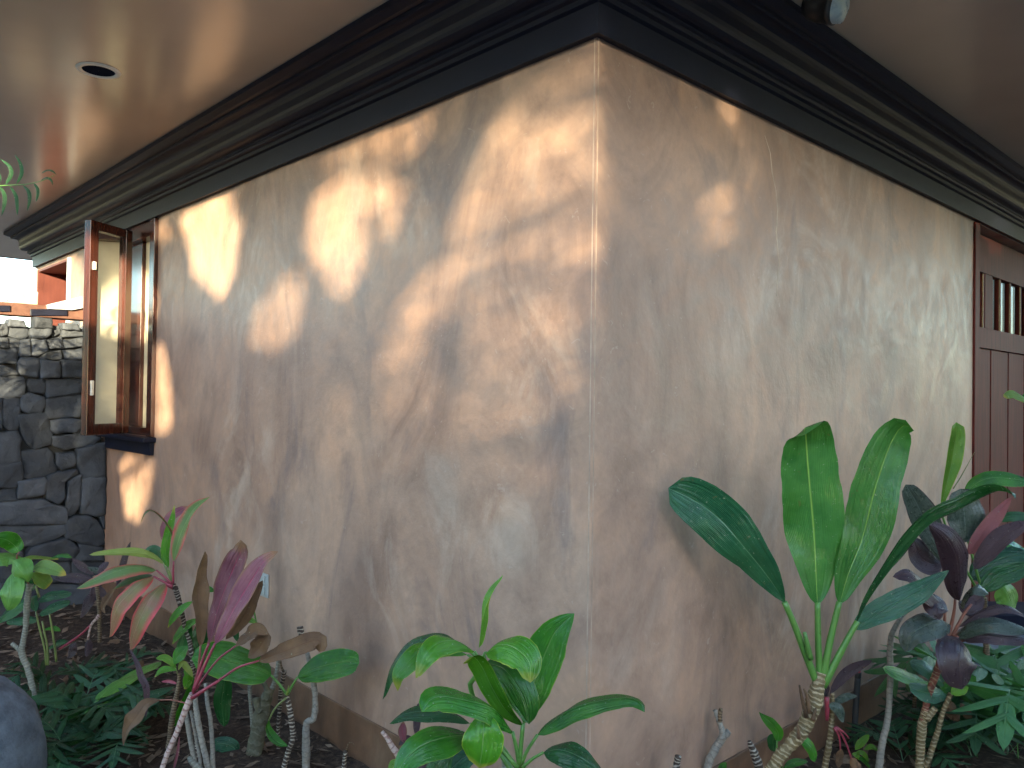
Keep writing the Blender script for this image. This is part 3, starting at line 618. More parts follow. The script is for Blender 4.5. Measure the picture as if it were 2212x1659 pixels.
# ------------------------------------------------------------------ plant builders
def leaf(parent, pts, w, mat, Y, n=(0.1, -1, 0.35), roll=(0, 0), fold=18, a=0.8, b=0.75, ripple=0.06, pet=None, petmat='petiole', petr=3.0, cup=0.0, nv=22, nu=8, name='leaf', seed=None):
    """pts: pixel spine (px, py[, dY]); w: full blade width in pixels at depth Y; pet: pixel points of the stalk"""
    sd_ = seed if seed is not None else random.random() * 100
    P = [at(p[0], p[1], Y + (p[2] if len(p) > 2 else 0.0)) for p in pts]
    C, Ln = catmull(P, nv); hw = 0.5 * w * Y / FPX * (1.16 if Y < 2.3 else 1.0)
    N0 = np.array(n, float); N0 /= np.linalg.norm(N0); V, UV, Fc = [], [], []
    pk = (a / (a + b)) ** a * (b / (a + b)) ** b
    TT = []
    for i in range(nv + 1):
        T = C[min(i + 1, nv)] - C[max(i - 1, 0)]; TT.append(T / (np.linalg.norm(T) + 1e-9))
    k0 = min(range(nv + 1), key=lambda i: abs(N0.dot(TT[i])) + 0.15 * i / nv)
    NN = [None] * (nv + 1); prev = N0
    for i in list(range(k0, nv + 1)) + list(range(k0 - 1, -1, -1)):
        if i == k0 - 1: prev = NN[k0]
        q = prev - TT[i] * prev.dot(TT[i]); q /= np.linalg.norm(q) + 1e-9; NN[i] = q; prev = q
    for i in range(nv + 1):
        v = i / nv; T = TT[i]; N = NN[i]; S = np.cross(T, N)
        rr = math.radians(roll[0] + (roll[1] - roll[0]) * v); N, S = N * math.cos(rr) + S * math.sin(rr), S * math.cos(rr) - N * math.sin(rr)
        ww = hw * max((v ** a) * ((1 - v) ** b) / pk, 0.012)
        fo = math.radians(fold)
        for j in range(nu + 1):
            u = j / nu * 2 - 1; au = abs(u); sgn = 1 if u > 0 else -1
            wj = ww * (1 + 0.09 * vnoise((v * 4.0 + sd_, sgn * 7.0, sd_), 1) + 0.035 * vnoise((v * 15.0 + sd_, sgn * 3.0, 1.0), 1) * au)
            wav = ripple * ww * (math.sin(v * 11 + sd_ + sgn * 1.3) * 0.8 + math.sin(v * 21 + sd_ * 2 + sgn) * 0.45) * au ** 1.4 + 0.10 * ww * math.sin(v * 7 + sd_) * math.cos(u * 2.2 + sd_)
            pos = C[i] + S * (u * wj * math.cos(fo)) + N * (au * ww * math.sin(fo) + wav - (cup + 0.10) * ww * u * u)
            V.append(pos); UV.append((j / nu, v))
    for i in range(nv):
        for j in range(nu):
            q = i * (nu + 1) + j; Fc.append((q, q + 1, q + nu + 2, q + nu + 1))
    o = mesh(name, V, Fc, M[mat] if isinstance(mat, str) else mat, parent, UV, True)
    if pet: tube(o, [(*p[:2], (p[2] if len(p) > 2 else 0.0)) for p in pet], petr, petmat, Y, 'petiole', taper=0.75)
    return o
def tube(parent, pts, r, mat, Y, name='stem', taper=1.0, rings=0.0, period=0.015, knob=0.0, seg=9, cap=True):
    """pts: pixel points (px, py[, dY]); r: radius in pixels (number or list)"""
    P = [at(p[0], p[1], Y + (p[2] if len(p) > 2 else 0.0)) for p in pts]
    return tube3(parent, P, [x * Y / FPX for x in r] if isinstance(r, (list, tuple)) else r * Y / FPX, mat, name, taper, rings, period, knob, seg, cap)
def tube3(parent, P, r, mat, name='stem', taper=1.0, rings=0.0, period=0.015, knob=0.0, seg=9, cap=True):
    _, Ln = catmull(P, 4)
    n = max(6, int(Ln / (0.25 * period))) if rings else max(5, min(26, int(Ln / 0.02)))
    n = min(n, 160); C, Ln = catmull(P, n); V, UV, F = [], [], []
    rl = list(r) if isinstance(r, (list, tuple)) else [r, r * taper]
    sd_ = random.random() * 100; ref = np.array((0.3, 0.9, 0.2))
    for i in range(n + 1):
        v = i / n; T = C[min(i + 1, n)] - C[max(i - 1, 0)]; T /= np.linalg.norm(T) + 1e-9
        A = np.cross(T, ref); A /= np.linalg.norm(A) + 1e-9; B = np.cross(T, A)
        f = v * (len(rl) - 1); k = min(int(f), len(rl) - 2); R = rl[k] + (rl[k + 1] - rl[k]) * (f - k)
        ph = (v * Ln / period + 0.5 * vnoise((v * Ln * 30, sd_, 0), 1)) % 1.0
        R *= 1 + rings * (0.5 - abs(ph - 0.25) * 1.2)
        for j in range(seg):
            an = 2 * math.pi * j / seg
            rr = R * (1 + knob * vnoise((math.cos(an) * 1.5 + sd_, math.sin(an) * 1.5, v * Ln * 40), 1))
            V.append(C[i] + (A * math.cos(an) + B * math.sin(an)) * rr); UV.append((j / seg, v * Ln))
    for i in range(n):
        for j in range(seg): j2 = (j + 1) % seg; F.append((i * seg + j, i * seg + j2, (i + 1) * seg + j2, (i + 1) * seg + j))
    if cap:
        F.append(tuple(range(seg))[::-1]); F.append(tuple(n * seg + j for j in range(seg)))
    return mesh(name, V, F, M[mat] if isinstance(mat, str) else mat, parent, UV, True)
def plant(name, label, cat, px, py, Y, group=None):
    p = at(px, py, Y); p.z = 0.0
    return thing(name, label, cat, p, group)

# ---- large green ti plant on the right
Y = 2.55
p = plant('ti_plant', 'large green ti plant with tall upright leaves before the right wall', 'plant', 1669, 1659, Y)
tube(p, [(1774, 1452), (1767, 1480), (1758, 1519), (1743, 1558), (1728, 1585), (1690, 1628), (1669, 1659), (1640, 1710), (1625, 1900)], [11, 17, 15, 13.5, 13, 12.5, 12, 12, 12], 'stem_tan', Y, rings=0.22, period=0.022, knob=0.12, seg=12)
leaf(p, [(1695, 1302), (1668, 1258), (1631, 1208), (1559, 1126), (1501, 1082), (1444, 1054)], 112, 'ti_teal', Y, n=(-0.30, -1, 0.25), roll=(-38, 12), fold=14, a=0.75, b=0.42, ripple=0.10, pet=[(1766, 1478), (1738, 1408), (1712, 1340), (1694, 1300)], petmat='petiole', petr=8.5)
leaf(p, [(1766, 1308, 0), (1762, 1230, 0.01), (1757, 1147, 0.02), (1748, 1040, 0), (1743, 965, -.02), (1741, 932, -.05), (1739, 925, -.085), (1737, 940, -.11)], 136, 'ti_big', Y, n=(0.0, -1, 0.10), fold=13, a=0.62, b=0.42, ripple=0.10, pet=[(1772, 1478), (1768, 1400), (1766, 1302)], petr=8, nv=30)
leaf(p, [(1813, 1306), (1832, 1240), (1862, 1165), (1891, 1054), (1918, 972), (1940, 930, -.02), (1957, 918, -.05), (1974, 930, -.08)], 104, 'ti_big', Y, n=(-0.15, -1, 0.1), roll=(10, -15), fold=18, a=0.62, b=0.55, ripple=0.08, pet=[(1775, 1480), (1792, 1390), (1813, 1300)], petr=8.5, nv=28)
leaf(p, [(1850, 1345), (1882, 1288), (1944, 1209), (2012, 1131), (2075, 1097), (2120, 1072, -.03), (2150, 1060, -.08), (2180, 1064, -.13), (2193, 1078, -.16)], 66, 'ti_dark', Y, n=(0.3, -0.55, 0.8), roll=(20, -15), fold=32, a=0.6, b=0.6, pet=[(1778, 1482), (1812, 1415), (1852, 1342)], petr=8, nv=30)
leaf(p, [(1841, 1360), (1880, 1332, .05), (1930, 1306, .12), (1990, 1275, .2), (2050, 1232, .28)], 58, 'ti_teal', Y, n=(-0.2, -0.9, 0.6), roll=(10, 30), fold=12, a=0.6, b=0.8, pet=[(1779, 1484), (1812, 1420), (1843, 1357)], petr=7)
tube(p, [(1752, 1425), (1744, 1392), (1738, 1366)], [6, 6, 4], 'petiole', Y - 0.02, 'petiole', cap=True)
for q in ([(1742, 1550), (1733, 1510), (1727, 1480)], [(1748, 1540), (1744, 1505), (1736, 1488)], [(1726, 1595), (1724, 1575), (1722, 1566)], [(1756, 1556), (1760, 1540), (1762, 1530)]):
    tube(p, q, [5, 4, 2], 'dry', Y - 0.03, 'dry_sheath', seg=6)

# ---- centre ti plant
def z6(x, y, *r): return (777.6 + x * .29683, 1209.6 + y * .29683, *r)
Y = 1.95
p = plant('ti_plant', 'glossy green ti plant with arching yellow edged leaves in front of the wall corner', 'plant', 1123, 1659, Y)
tube(p, [z6(1165, 1490), z6(1168, 1600), z6(1172, 2000), z6(1175, 2700)], [9, 9, 9, 9], 'stem_brown', Y, rings=0.15)
tube(p, [z6(900, 700, .02), z6(905, 790, .03), z6(860, 850, .05), z6(800, 900, .06), z6(900, 1200, .08), z6(1120, 1560, .04)], [6, 6, 5.5, 5, 6, 7], 'petiole', Y, 'stem')
leaf(p, [z6(865, 640), z6(878, 470), z6(895, 310), z6(950, 200), z6(1042, 108)], 30, 'ti_young', Y, n=(0.8, -0.8, 0), roll=(0, 50), fold=50, a=0.5, b=0.6)
leaf(p, [z6(835, 668), z6(700, 588, -.04), z6(570, 600, -.08), z6(470, 700, -.11), z6(405, 862, -.12)], 52, 'ti_yellow', Y, n=(-.1, -0.8, 0.7), roll=(0, 10), fold=-16, pet=[z6(880, 740), z6(835, 665)], petr=3.5)
leaf(p, [z6(780, 690), z6(600, 640, 0), z6(450, 650, -.03), z6(330, 760, -.06), z6(265, 850, -.07), z6(275, 955, -.07)], 46, 'ti_yellow', Y + .05, n=(-.1, -0.7, 0.8), fold=-14, pet=[z6(885, 750), z6(780, 690)], petr=3.5)
leaf(p, [z6(740, 620), z6(600, 560), z6(450, 590), z6(300, 690), z6(210, 830), z6(165, 1015)], 46, 'ti_dark', Y + .10, n=(-.1, -0.5, 0.9), fold=-16, pet=[z6(890, 740), z6(740, 620)], petr=3.5)
leaf(p, [z6(915, 680), z6(1010, 622, -.03), z6(1130, 640, -.06), z6(1230, 740, -.08), z6(1240, 892, -.09)], 66, 'ti_yellow', Y, n=(.15, -0.85, 0.6), fold=-14, a=.6, b=.55, pet=[z6(895, 750), z6(905, 680), z6(925, 672)], petr=3.5)
leaf(p, [z6(915, 745), z6(1040, 790, -.02), z6(1150, 920, -.04), z6(1215, 1070, -.05), z6(1230, 1195, -.05)], 62, 'ti', Y + .03, n=(.2, -0.9, 0.4), roll=(0, 15), fold=-12, a=.6, b=.6)
leaf(p, [z6(1195, 1190), z6(1235, 1000), z6(1300, 800), z6(1400, 560), z6(1480, 460), z6(1560, 390)], 78, 'ti', Y + .08, n=(-.35, -1, .15), roll=(0, 18), fold=14, a=.75, b=.8, ripple=.05, pet=[z6(1165, 1495), z6(1175, 1350), z6(1192, 1185)], petr=4.5)
leaf(p, [z6(1180, 1205), z6(1060, 1085, -.02), z6(960, 920, -.03), z6(890, 780, -.04), z6(820, 705, -.06), z6(750, 752, -.09)], 48, 'ti_yellow', Y - .02, n=(-.6, -.8, .2), roll=(0, 20), fold=22, a=.65, b=.6, pet=[z6(1162, 1500), z6(1168, 1350), z6(1182, 1200)], petr=4.5)
leaf(p, [z6(1112, 1252), z6(990, 1110, -.05), z6(830, 1030, -.10), z6(640, 985, -.14), z6(520, 1010, -.17), z6(448, 1105, -.19)], 74, 'ti', Y - .02, n=(-.15, -.75, .75), fold=-12, a=.65, b=.5, pet=[z6(1158, 1505), z6(1140, 1380), z6(1110, 1250)], petr=5)
leaf(p, [z6(800, 1190), z6(650, 1120), z6(450, 1100), z6(320, 1120), z6(215, 1192)], 40, 'ti_dark', Y + .08, n=(-.1, -.4, .9), fold=-16, pet=[z6(1140, 1500), z6(980, 1290), z6(800, 1190)], petr=3.5)
leaf(p, [z6(800, 1270), z6(640, 1290, -.05), z6(460, 1345, -.09), z6(340, 1440, -.11), z6(250, 1575, -.12)], 66, 'ti', Y - .04, n=(-.2, -.8, .65), fold=-10, a=.6, b=.6, pet=[z6(1150, 1510), z6(980, 1350), z6(800, 1270)], petr=4)
leaf(p, [z6(900, 1120), z6(898, 1240, -.03), z6(887, 1390, -.04), z6(868, 1515, -.03)], 78, 'ti_yellow', Y - .10, n=(0, -1, .25), fold=-16, a=.42, b=.36, ripple=.04, pet=[z6(1140, 1512), z6(1010, 1350), z6(892, 1150)], petr=4)
leaf(p, [z6(1290, 1275), z6(1400, 1185), z6(1570, 1075, -.02), z6(1780, 1010, -.05), z6(1950, 1000, -.08), z6(2040, 1040, -.10), z6(2072, 1108, -.11)], 52, 'ti', Y, n=(.1, -.6, .8), roll=(25, -20), fold=-20, a=.6, b=.5, pet=[z6(1172, 1500), z6(1215, 1390), z6(1292, 1272)], petr=4.5)
leaf(p, [z6(1335, 1402), z6(1460, 1385, -.02), z6(1600, 1430, -.04), z6(1770, 1560, -.05)], 58, 'ti_dark', Y - .03, n=(.2, -.7, .7), roll=(0, -10), fold=-16, a=.6, b=.6, pet=[z6(1178, 1518), z6(1250, 1450), z6(1337, 1400)], petr=4)
leaf(p, [z6(690, 1380), z6(600, 1450), z6(520, 1560), z6(470, 1660)], 46, 'ti_dark', Y + .1, n=(-.2, -.8, .5), fold=-10)
leaf(p, [z6(900, 1400), z6(800, 1420), z6(700, 1480), z6(600, 1600)], 40, 'ti_teal', Y + .12, n=(-.2, -.8, .5), fold=-10)

# ---- small purple shoots behind it
Y = 2.62
p = plant('ti_plant', 'small purple ti shoot with a pink cut stub low behind the centre plant', 'plant', 880, 1700, Y)
tube(p, [z6(160, 1250), z6(200, 1300), z6(235, 1360), z6(290, 1440), z6(330, 1540), z6(350, 1800)], [4, 6, 8, 9, 9, 9], 'stem_pink', Y, rings=.1)
leaf(p, [z6(320, 1330), z6(310, 1250), z6(315, 1175)], 20, 'magenta', Y, fold=20)
leaf(p, [z6(410, 1290), z6(415, 1180), z6(425, 1040)], 18, 'purple', Y, fold=25)
leaf(p, [z6(300, 1380), z6(400, 1440), z6(490, 1540)], 30, 'purple', Y, fold=-12)
leaf(p, [z6(280, 1350), z6(330, 1310), z6(390, 1350), z6(420, 1420)], 22, 'purple', Y, fold=-12)
leaf(p, [z6(300, 1520), z6(250, 1490), z6(205, 1520)], 22, 'ti_young', Y, fold=-12)
p = plant('leafless_plant', 'thin pale grey stem standing behind the centre ti plant', 'plant', 1088, 1659, 2.1)
tube(p, [z6(1015, 1215), z6(1025, 1290), z6(1040, 1400), z6(1048, 1513), z6(1060, 2300)], [4, 5, 5, 5.5, 6], 'stem_grey', 2.1, knob=.2)

# ---- plant with two broad leaves on a banded stem
def z9(x, y, *r): return (345.6 + x * .1953, 1382.4 + y * .1953, *r)
Y = 3.05
p = plant('ti_plant', 'young ti plant with two broad green leaves on a banded black and white stem', 'plant', 612, 1675, Y)
tube(p, [z9(1404, 600), z9(1410, 650), z9(1440, 800), z9(1460, 950), z9(1472, 1080), z9(1430, 1200), z9(1392, 1330), z9(1370, 1420), z9(1355, 1580)], [4, 5.5, 6, 6, 6, 5.5, 5.5, 5.5, 6], 'stem_ring', Y, rings=.30, period=.020, knob=.1)
leaf(p, [z9(1230, 392), z9(1050, 318, -.02), z9(800, 240, -.04), z9(560, 185, -.06), z9(350, 208, -.08)], 78, 'ti', Y, n=(-.05, -.9, .5), fold=-8, a=.45, b=.42, ripple=.07, pet=[z9(1400, 600), z9(1320, 490), z9(1228, 390)], petr=3.3)
leaf(p, [z9(1520, 412), z9(1700, 318, -.02), z9(1900, 262, -.04), z9(2080, 240, -.06), z9(2205, 250, -.07)], 66, 'ti', Y, n=(.1, -.9, .5), fold=-8, a=.5, b=.42, ripple=.07, pet=[z9(1412, 600), z9(1460, 510), z9(1522, 410)], petr=3.3)
leaf(p, [z9(1205, 885), z9(1190, 970), z9(1240, 1070), z9(1320, 1140), z9(1412, 1172)], 22, 'ti', Y - .03, n=(.6, -.7, .3), fold=30, pet=[z9(1395, 640), z9(1300, 725), z9(1245, 800), z9(1205, 890)], petr=2.5, petmat='petiole_olive')
tube(p, [z9(1400, 610), z9(1412, 560), z9(1424, 505)], [3, 2.5, .6], 'limeyellow', Y - .02, 'shoot', seg=6)
p = plant('leafless_plant', 'dark brown banded stem directly behind the black and white banded stem', 'plant', 602, 1650, 3.3)
tube(p, [z9(1375, 340), z9(1360, 430), z9(1335, 560), z9(1325, 750), z9(1305, 1000), z9(1310, 1200), z9(1312, 1420)], [5, 4.5, 4.2, 4.2, 4.2, 4.2, 4.2], 'stem_ring', 3.3, rings=.2, period=.03)
tube(p, [z9(1335, 200), z9(1340, 290), z9(1365, 350)], [1, 2, 3], 'stem_brown', 3.3, 'dry_sheath')
p = plant('leafless_plant', 'crooked pale grey stem with a ringed top beside the wall base', 'plant', 660, 1690, 3.12)
tube(p, [(649, 1357), (655, 1381), (666, 1420), (678, 1478), (681, 1520), (677, 1552), (663, 1561), (661, 1596), (660, 1690)], [5.5, 5, 5.5, 6, 6.2, 7, 9, 8.5, 8.5], 'stem_pale', 3.12, rings=.10, period=.012, knob=.22)
tube(p, [(655, 1381), (650, 1366), (648, 1354)], [5, 6.5, 6.5], 'stem_ring', 3.115, 'ringed_tip', rings=.25)
p = plant('tree_stump', 'thick mossy cut trunk with pruned branch stubs near the wall', 'trunk', 548, 1650, 3.25)
tube(p, [z9(1030, 1450), z9(1040, 1330), z9(1080, 1050), z9(1130, 800), z9(1190, 620), z9(1225, 550)], [21, 18, 16, 17, 14, 9], 'stem_moss', 3.25, knob=.30, seg=14)
tube(p, [z9(1110, 800), z9(1075, 720), z9(1062, 645)], [9, 8, 8], 'stem_moss', 3.23, 'branch_stub', knob=.2)
tube(p, [z9(1180, 660), z9(1190, 560), z9(1150, 480), z9(1125, 440)], [7, 6.5, 5, 5], 'stem_moss', 3.22, 'branch_stub', knob=.2)
tube(p, [z9(1225, 580), z9(1265, 470), z9(1300, 300), z9(1320, 170), z9(1345, 50)], [7, 5, 4.6, 4.2, 3.5], 'stem_grey', 3.27, 'branch', knob=.2)
p = plant('leafless_plant', 'short pale stem standing left of the mossy trunk', 'plant', 545, 1530, 3.4)
tube(p, [z9(990, 440), z9(995, 600), z9(1010, 760), z9(1030, 1000)], [4.2, 4.3, 4.8, 5], 'stem_grey', 3.4, knob=.2)
for q, r_, m_, lab in (([z9(285, 800), z9(310, 950), z9(345, 1150), z9(372, 1290), z9(400, 1500)], 5.5, 'stem_pale', 'pale cane on the left of the cluster below the magenta leaves'),
                 ([z9(340, 780), z9(370, 930), z9(405, 1120), z9(440, 1300), z9(458, 1500)], 3.6, 'stem_pale', 'thinnest pale cane in the cluster below the magenta leaves'),
                 ([z9(385, 640), z9(415, 860), z9(455, 1080), z9(500, 1270), z9(555, 1500)], 6.0, 'stem_pale', 'thickest pale cane in the cluster below the magenta leaves'),
                 ([z9(505, 480), z9(525, 700), z9(555, 860), z9(575, 1100), z9(592, 1500)], 4.6, 'stem_pale', 'knobbly pale cane on the right of the cluster below the magenta leaves')):
    Yc = 3.0 if 'thick' in lab else 3.05
    p = plant('leafless_cane', lab, 'plant', q[-1][0], q[-1][1], Yc, 'pale canes left of the mossy trunk')
    tube(p, q, [r_ * .8, r_, r_, r_ * 1.05, r_ * 1.1], m_, Yc, rings=.08, period=.03, knob=.2)
p = plant('leafless_cane', 'short bent grey stub at the foot of the pale canes', 'plant', 425, 1659, 2.95, 'pale canes left of the mossy trunk')
tube(p, [z9(325, 1290), z9(340, 1330), z9(390, 1380), z9(450, 1450)], [5, 7, 7, 8], 'stem_grey', 2.95, knob=.25)

# ---- magenta plant with dry leaves
def z5(x, y, *r): return (345.6 + x * .302, 1157.8 + y * .302, *r)
Y = 2.85
p = plant('ti_plant', 'withering magenta and brown ti plant on a leaning pinkish white stem', 'plant', 350, 1659, Y)
tube(p, [z5(235, 1130), z5(205, 1190), z5(165, 1290), z5(110, 1430), z5(60, 1540), z5(20, 1650), z5(-20, 1800)], [7, 6.5, 6, 5.8, 5.5, 5.5, 5.5], 'stem_pink', Y, rings=.12, period=.025, knob=.1)
leaf(p, [z5(290, 790), z5(292, 600), z5(272, 400), z5(280, 260), z5(322, 108)], 42, 'dry', Y + .05, n=(.5, -1, 0), roll=(0, 40), fold=38, a=.6, b=.5, ripple=.22, pet=[z5(245, 1110), z5(275, 950), z5(290, 785)], petr=3, petmat='petiole_rust')
leaf(p, [z5(352, 765), z5(405, 560), z5(470, 370), z5(545, 180), z5(580, 100), z5(578, 28)], 56, 'magenta', Y + .02, n=(-.3, -1, .1), roll=(-15, 15), fold=16, a=.7, b=.5, ripple=.14, pet=[z5(240, 1110), z5(280, 960), z5(352, 762)], petr=4, petmat='petiole_red')
leaf(p, [z5(392, 775), z5(490, 600), z5(590, 420), z5(670, 285), z5(740, 185), z5(845, 112)], 54, 'magenta', Y - .02, n=(-.2, -1, .1), roll=(0, -25), fold=18, a=.7, b=.6, ripple=.14, pet=[z5(238, 1115), z5(300, 970), z5(392, 772)], petr=4, petmat='petiole_red')
leaf(p, [z5(470, 740), z5(590, 590), z5(660, 440), z5(735, 318)], 36, 'dry', Y + .06, n=(.3, -1, .2), fold=20, ripple=.25)
leaf(p, [z5(540, 790), z5(640, 715), z5(700, 670), z5(775, 705)], 34, 'dry', Y, n=(.2, -.6, .8), roll=(0, 30), fold=24, ripple=.2, pet=[z5(228, 1140), z5(400, 900), z5(540, 788)], petr=2.6, petmat='petiole_red')
leaf(p, [z5(775, 690), z5(730, 770), z5(680, 830), z5(630, 870)], 44, 'dry', Y + .03, n=(-.3, -1, .1), fold=20, a=.4, ripple=.2)
leaf(p, [z5(705, 895), z5(830, 850), z5(960, 800), z5(1080, 755), z5(1150, 760), z5(1140, 830)], 44, 'dry', Y + .04, n=(.1, -.8, .6), roll=(0, 30), fold=25, a=.5, b=.3, ripple=.22, pet=[z5(215, 1180), z5(330, 1095), z5(440, 1020), z5(560, 940), z5(705, 893)], petr=3, petmat='petiole_red')
tube(p, [z5(225, 1160), z5(300, 1110), z5(420, 1035)], [4, 3.5, 3], 'petiole_red', Y - .02, 'petiole')
leaf(p, [(345, 1512), (317, 1519, -.03), (297, 1544, -.05), (275, 1575, -.06), (266, 1612, -.06)], 34, 'dry', Y + .08, n=(.2, -1, .4), roll=(0, 40), fold=20, ripple=.25, pet=[z5(200, 1200), (372, 1512), (345, 1512)], petr=1.8, petmat='petiole_rust')
leaf(p, [(279, 1400), (297, 1434), (305, 1461), (317, 1489), (315, 1552)], 15, 'purple', Y + .1, fold=25)
leaf(p, [(388, 1590), (384, 1625), (374, 1668)], 8, 'magenta', Y, fold=30)

# ---- red and green ti on a curved ringed stem
def z3(x, y, *r): return (x * .1875, 1036.8 + y * .1875, *r)
Y = 3.25
p = plant('ti_plant', 'red edged green ti plant on a tall curved dark stem by the window', 'plant', 425, 1659, Y)
tube(p, [(372, 1262), (380, 1275), (391, 1315), (400, 1357), (410, 1387), (416, 1430), (420, 1480), (424, 1560), (428, 1700)], [6, 5, 4.6, 4.8, 5.3, 5.3, 5, 5, 5], 'stem_ring', Y, rings=.22, period=.018)
tube(p, [z3(1900, 1180), z3(1960, 1215), z3(2010, 1240)], [4, 6, 6], 'petiole_red', Y, 'stem')
leaf(p, [z3(1890, 972), z3(1740, 880, -.02), z3(1560, 840, -.05), z3(1280, 845, -.09), z3(1030, 862, -.11)], 28, 'limeyellow', Y, n=(0, -.5, .9), fold=18, a=.55, b=.6, pet=[z3(1985, 1190), z3(1940, 1080), z3(1890, 970)], petr=2.5, petmat='petiole_olive')
leaf(p, [z3(1800, 1042), z3(1600, 1008, -.04), z3(1340, 1050, -.08), z3(1100, 1150, -.11), z3(885, 1250, -.12)], 38, 'redgreen', Y - .02, n=(-.1, -.75, .65), fold=-16, a=.6, b=.75, pet=[z3(1990, 1205), z3(1900, 1120), z3(1800, 1040)], petr=2.5, petmat='petiole_red')
leaf(p, [z3(1760, 1100), z3(1620, 1110), z3(1450, 1170, -.03), z3(1310, 1256, -.05)], 24, 'redgreen', Y + .03, n=(-.1, -.7, .7), fold=-16)
leaf(p, [z3(1770, 1112), z3(1620, 1190, -.05), z3(1450, 1340, -.08), z3(1330, 1500, -.09), (236, 1377, -.08)], 48, 'redpink', Y - .03, n=(-.3, -.9, .4), roll=(0, 10), fold=-14, a=.6, b=.6, pet=[z3(1985, 1225), z3(1880, 1170), z3(1768, 1110)], petr=3, petmat='petiole_red')
leaf(p, [z3(1902, 1188), z3(1780, 1320, -.05), z3(1650, 1510, -.08), z3(1560, 1700, -.09), (281, 1404, -.08)], 54, 'redpink', Y - .05, n=(-.25, -.95, .3), roll=(0, 10), fold=-12, a=.55, b=.65, pet=[z3(1990, 1230), z3(1902, 1186)], petr=3, petmat='petiole_red')
leaf(p, [z3(1940, 1010), z3(1910, 850), z3(1940, 640), z3(1990, 450), z3(2010, 285)], 24, 'ti_yellow', Y, n=(-.2, -1, .1), fold=22, a=.6, b=.9, pet=[z3(1990, 1190), z3(1965, 1100), z3(1940, 1005)], petr=2, petmat='petiole_olive')
leaf(p, [z3(2000, 940), z3(2040, 760), z3(2120, 520), z3(2240, 320), (454, 1073)], 36, 'redgreen', Y - .03, n=(-.2, -1, .1), roll=(0, -15), fold=18, a=.7, b=.9, pet=[z3(1998, 1195), z3(1995, 1060), z3(2000, 935)], petr=2.4, petmat='petiole_red')
leaf(p, [z3(1930, 760), z3(1890, 620), z3(1960, 440), z3(2070, 360), z3(2175, 300)], 26, 'magenta', Y + .06, n=(-.2, -1, .2), fold=18)
leaf(p, [z3(1985, 760), z3(1970, 620), z3(1890, 480, -.05), z3(1760, 362, -.09), z3(1680, 385, -.11), z3(1618, 505, -.11)], 17, 'redgreen', Y - .02, n=(-.4, -.6, .6), fold=25)
leaf(p, [z3(1905, 960), z3(1830, 840), z3(1740, 800), z3(1640, 850)], 22, 'ti_dark', Y + .08, fold=-15)
leaf(p, [z3(1330, 1240), z3(1260, 1330), z3(1190, 1450), z3(1210, 1540)], 16, 'dry', Y + .1, fold=20)

# ---- small green ti cluster under it
Y = 3.2
p = plant('ti_plant', 'small cluster of yellow edged green leaves below the red edged ti plant', 'plant', 372, 1560, Y)
tube(p, [z5(140, 980), z5(130, 1090), z5(110, 1180), z5(85, 1320), z5(70, 1460), z5(60, 1520)], [3.5, 5, 5.5, 6, 6.2, 6.2], 'stem_brown', Y, rings=.25, period=.014)
leaf(p, [z5(235, 468), z5(160, 520), z5(95, 590), z5(55, 660)], 22, 'ti_yellow', Y, n=(0, -.7, .7), fold=15)
leaf(p, [z5(290, 590), z5(200, 640), z5(130, 710), z5(88, 775)], 24, 'ti_yellow', Y + .04, n=(0, -.7, .7), fold=15)
leaf(p, [z5(230, 640), z5(190, 700), z5(150, 800), z5(120, 900)], 32, 'ti_dark', Y + .05, n=(-.2, -1, .3), fold=-12)
leaf(p, [z5(200, 790), z5(170, 820), z5(130, 860), z5(100, 915)], 30, 'ti', Y - .03, n=(-.2, -1, .4), fold=12)
leaf(p, [z5(115, 950), z5(80, 900), z5(30, 870), z5(-30, 875)], 16, 'ti_young', Y, fold=15, pet=[z5(140, 1040), z5(115, 948)], petr=1.5, petmat='petiole_olive')
leaf(p, [z5(120, 960), z5(60, 950), z5(0, 965), z5(-40, 1010)], 14, 'ti_yellow', Y - .03, fold=-15)
leaf(p, [z5(130, 960), z5(160, 910), z5(200, 950), z5(235, 1010)], 14, 'limeyellow', Y - .03, fold=20, ripple=.2)
leaf(p, [z5(170, 960), z5(200, 1000), z5(185, 1080), z5(170, 1095)], 20, 'ti_yellow', Y - .02, fold=-15)
leaf(p, [z5(240, 1000), z5(200, 1150), z5(140, 1280), z5(88, 1375)], 22, 'ti', Y + .04, n=(.4, -1, .2), fold=20)
leaf(p, [z5(470, 980), z5(455, 1080), z5(440, 1200), z5(460, 1365)], 38, 'ti_dark', Y + .12, n=(.1, -1, .2), fold=-12, a=.5, b=.5)
leaf(p, [z5(330, 560), z5(290, 700), z5(250, 800), z5(260, 870)], 38, 'ti_dark', Y + .16, n=(.1, -1, .2), fold=-12)
leaf(p, [z5(130, 1060), z5(70, 1040), z5(10, 1042)], 7, 'petiole_red', Y, fold=20)
leaf(p, [z5(560, 640), z5(620, 605), z5(690, 620)], 10, 'ti_yellow', Y + .2, fold=20)
leaf(p, [z5(560, 560), z5(650, 600), z5(700, 625)], 12, 'ti_young', Y + .2, fold=20)
leaf(p, [z5(560, 760), z5(540, 680), z5(570, 610)], 16, 'ti_dark', Y + .2, fold=20)
leaf(p, [z5(390, 395), z5(340, 380), z5(290, 400)], 14, 'ti', Y + .25, fold=-14)
tube(p, [z5(690, 620, .2), z5(670, 520, .2), z5(672, 430, .2)], [1.5, 2, 1], 'petiole', Y, 'petiole')

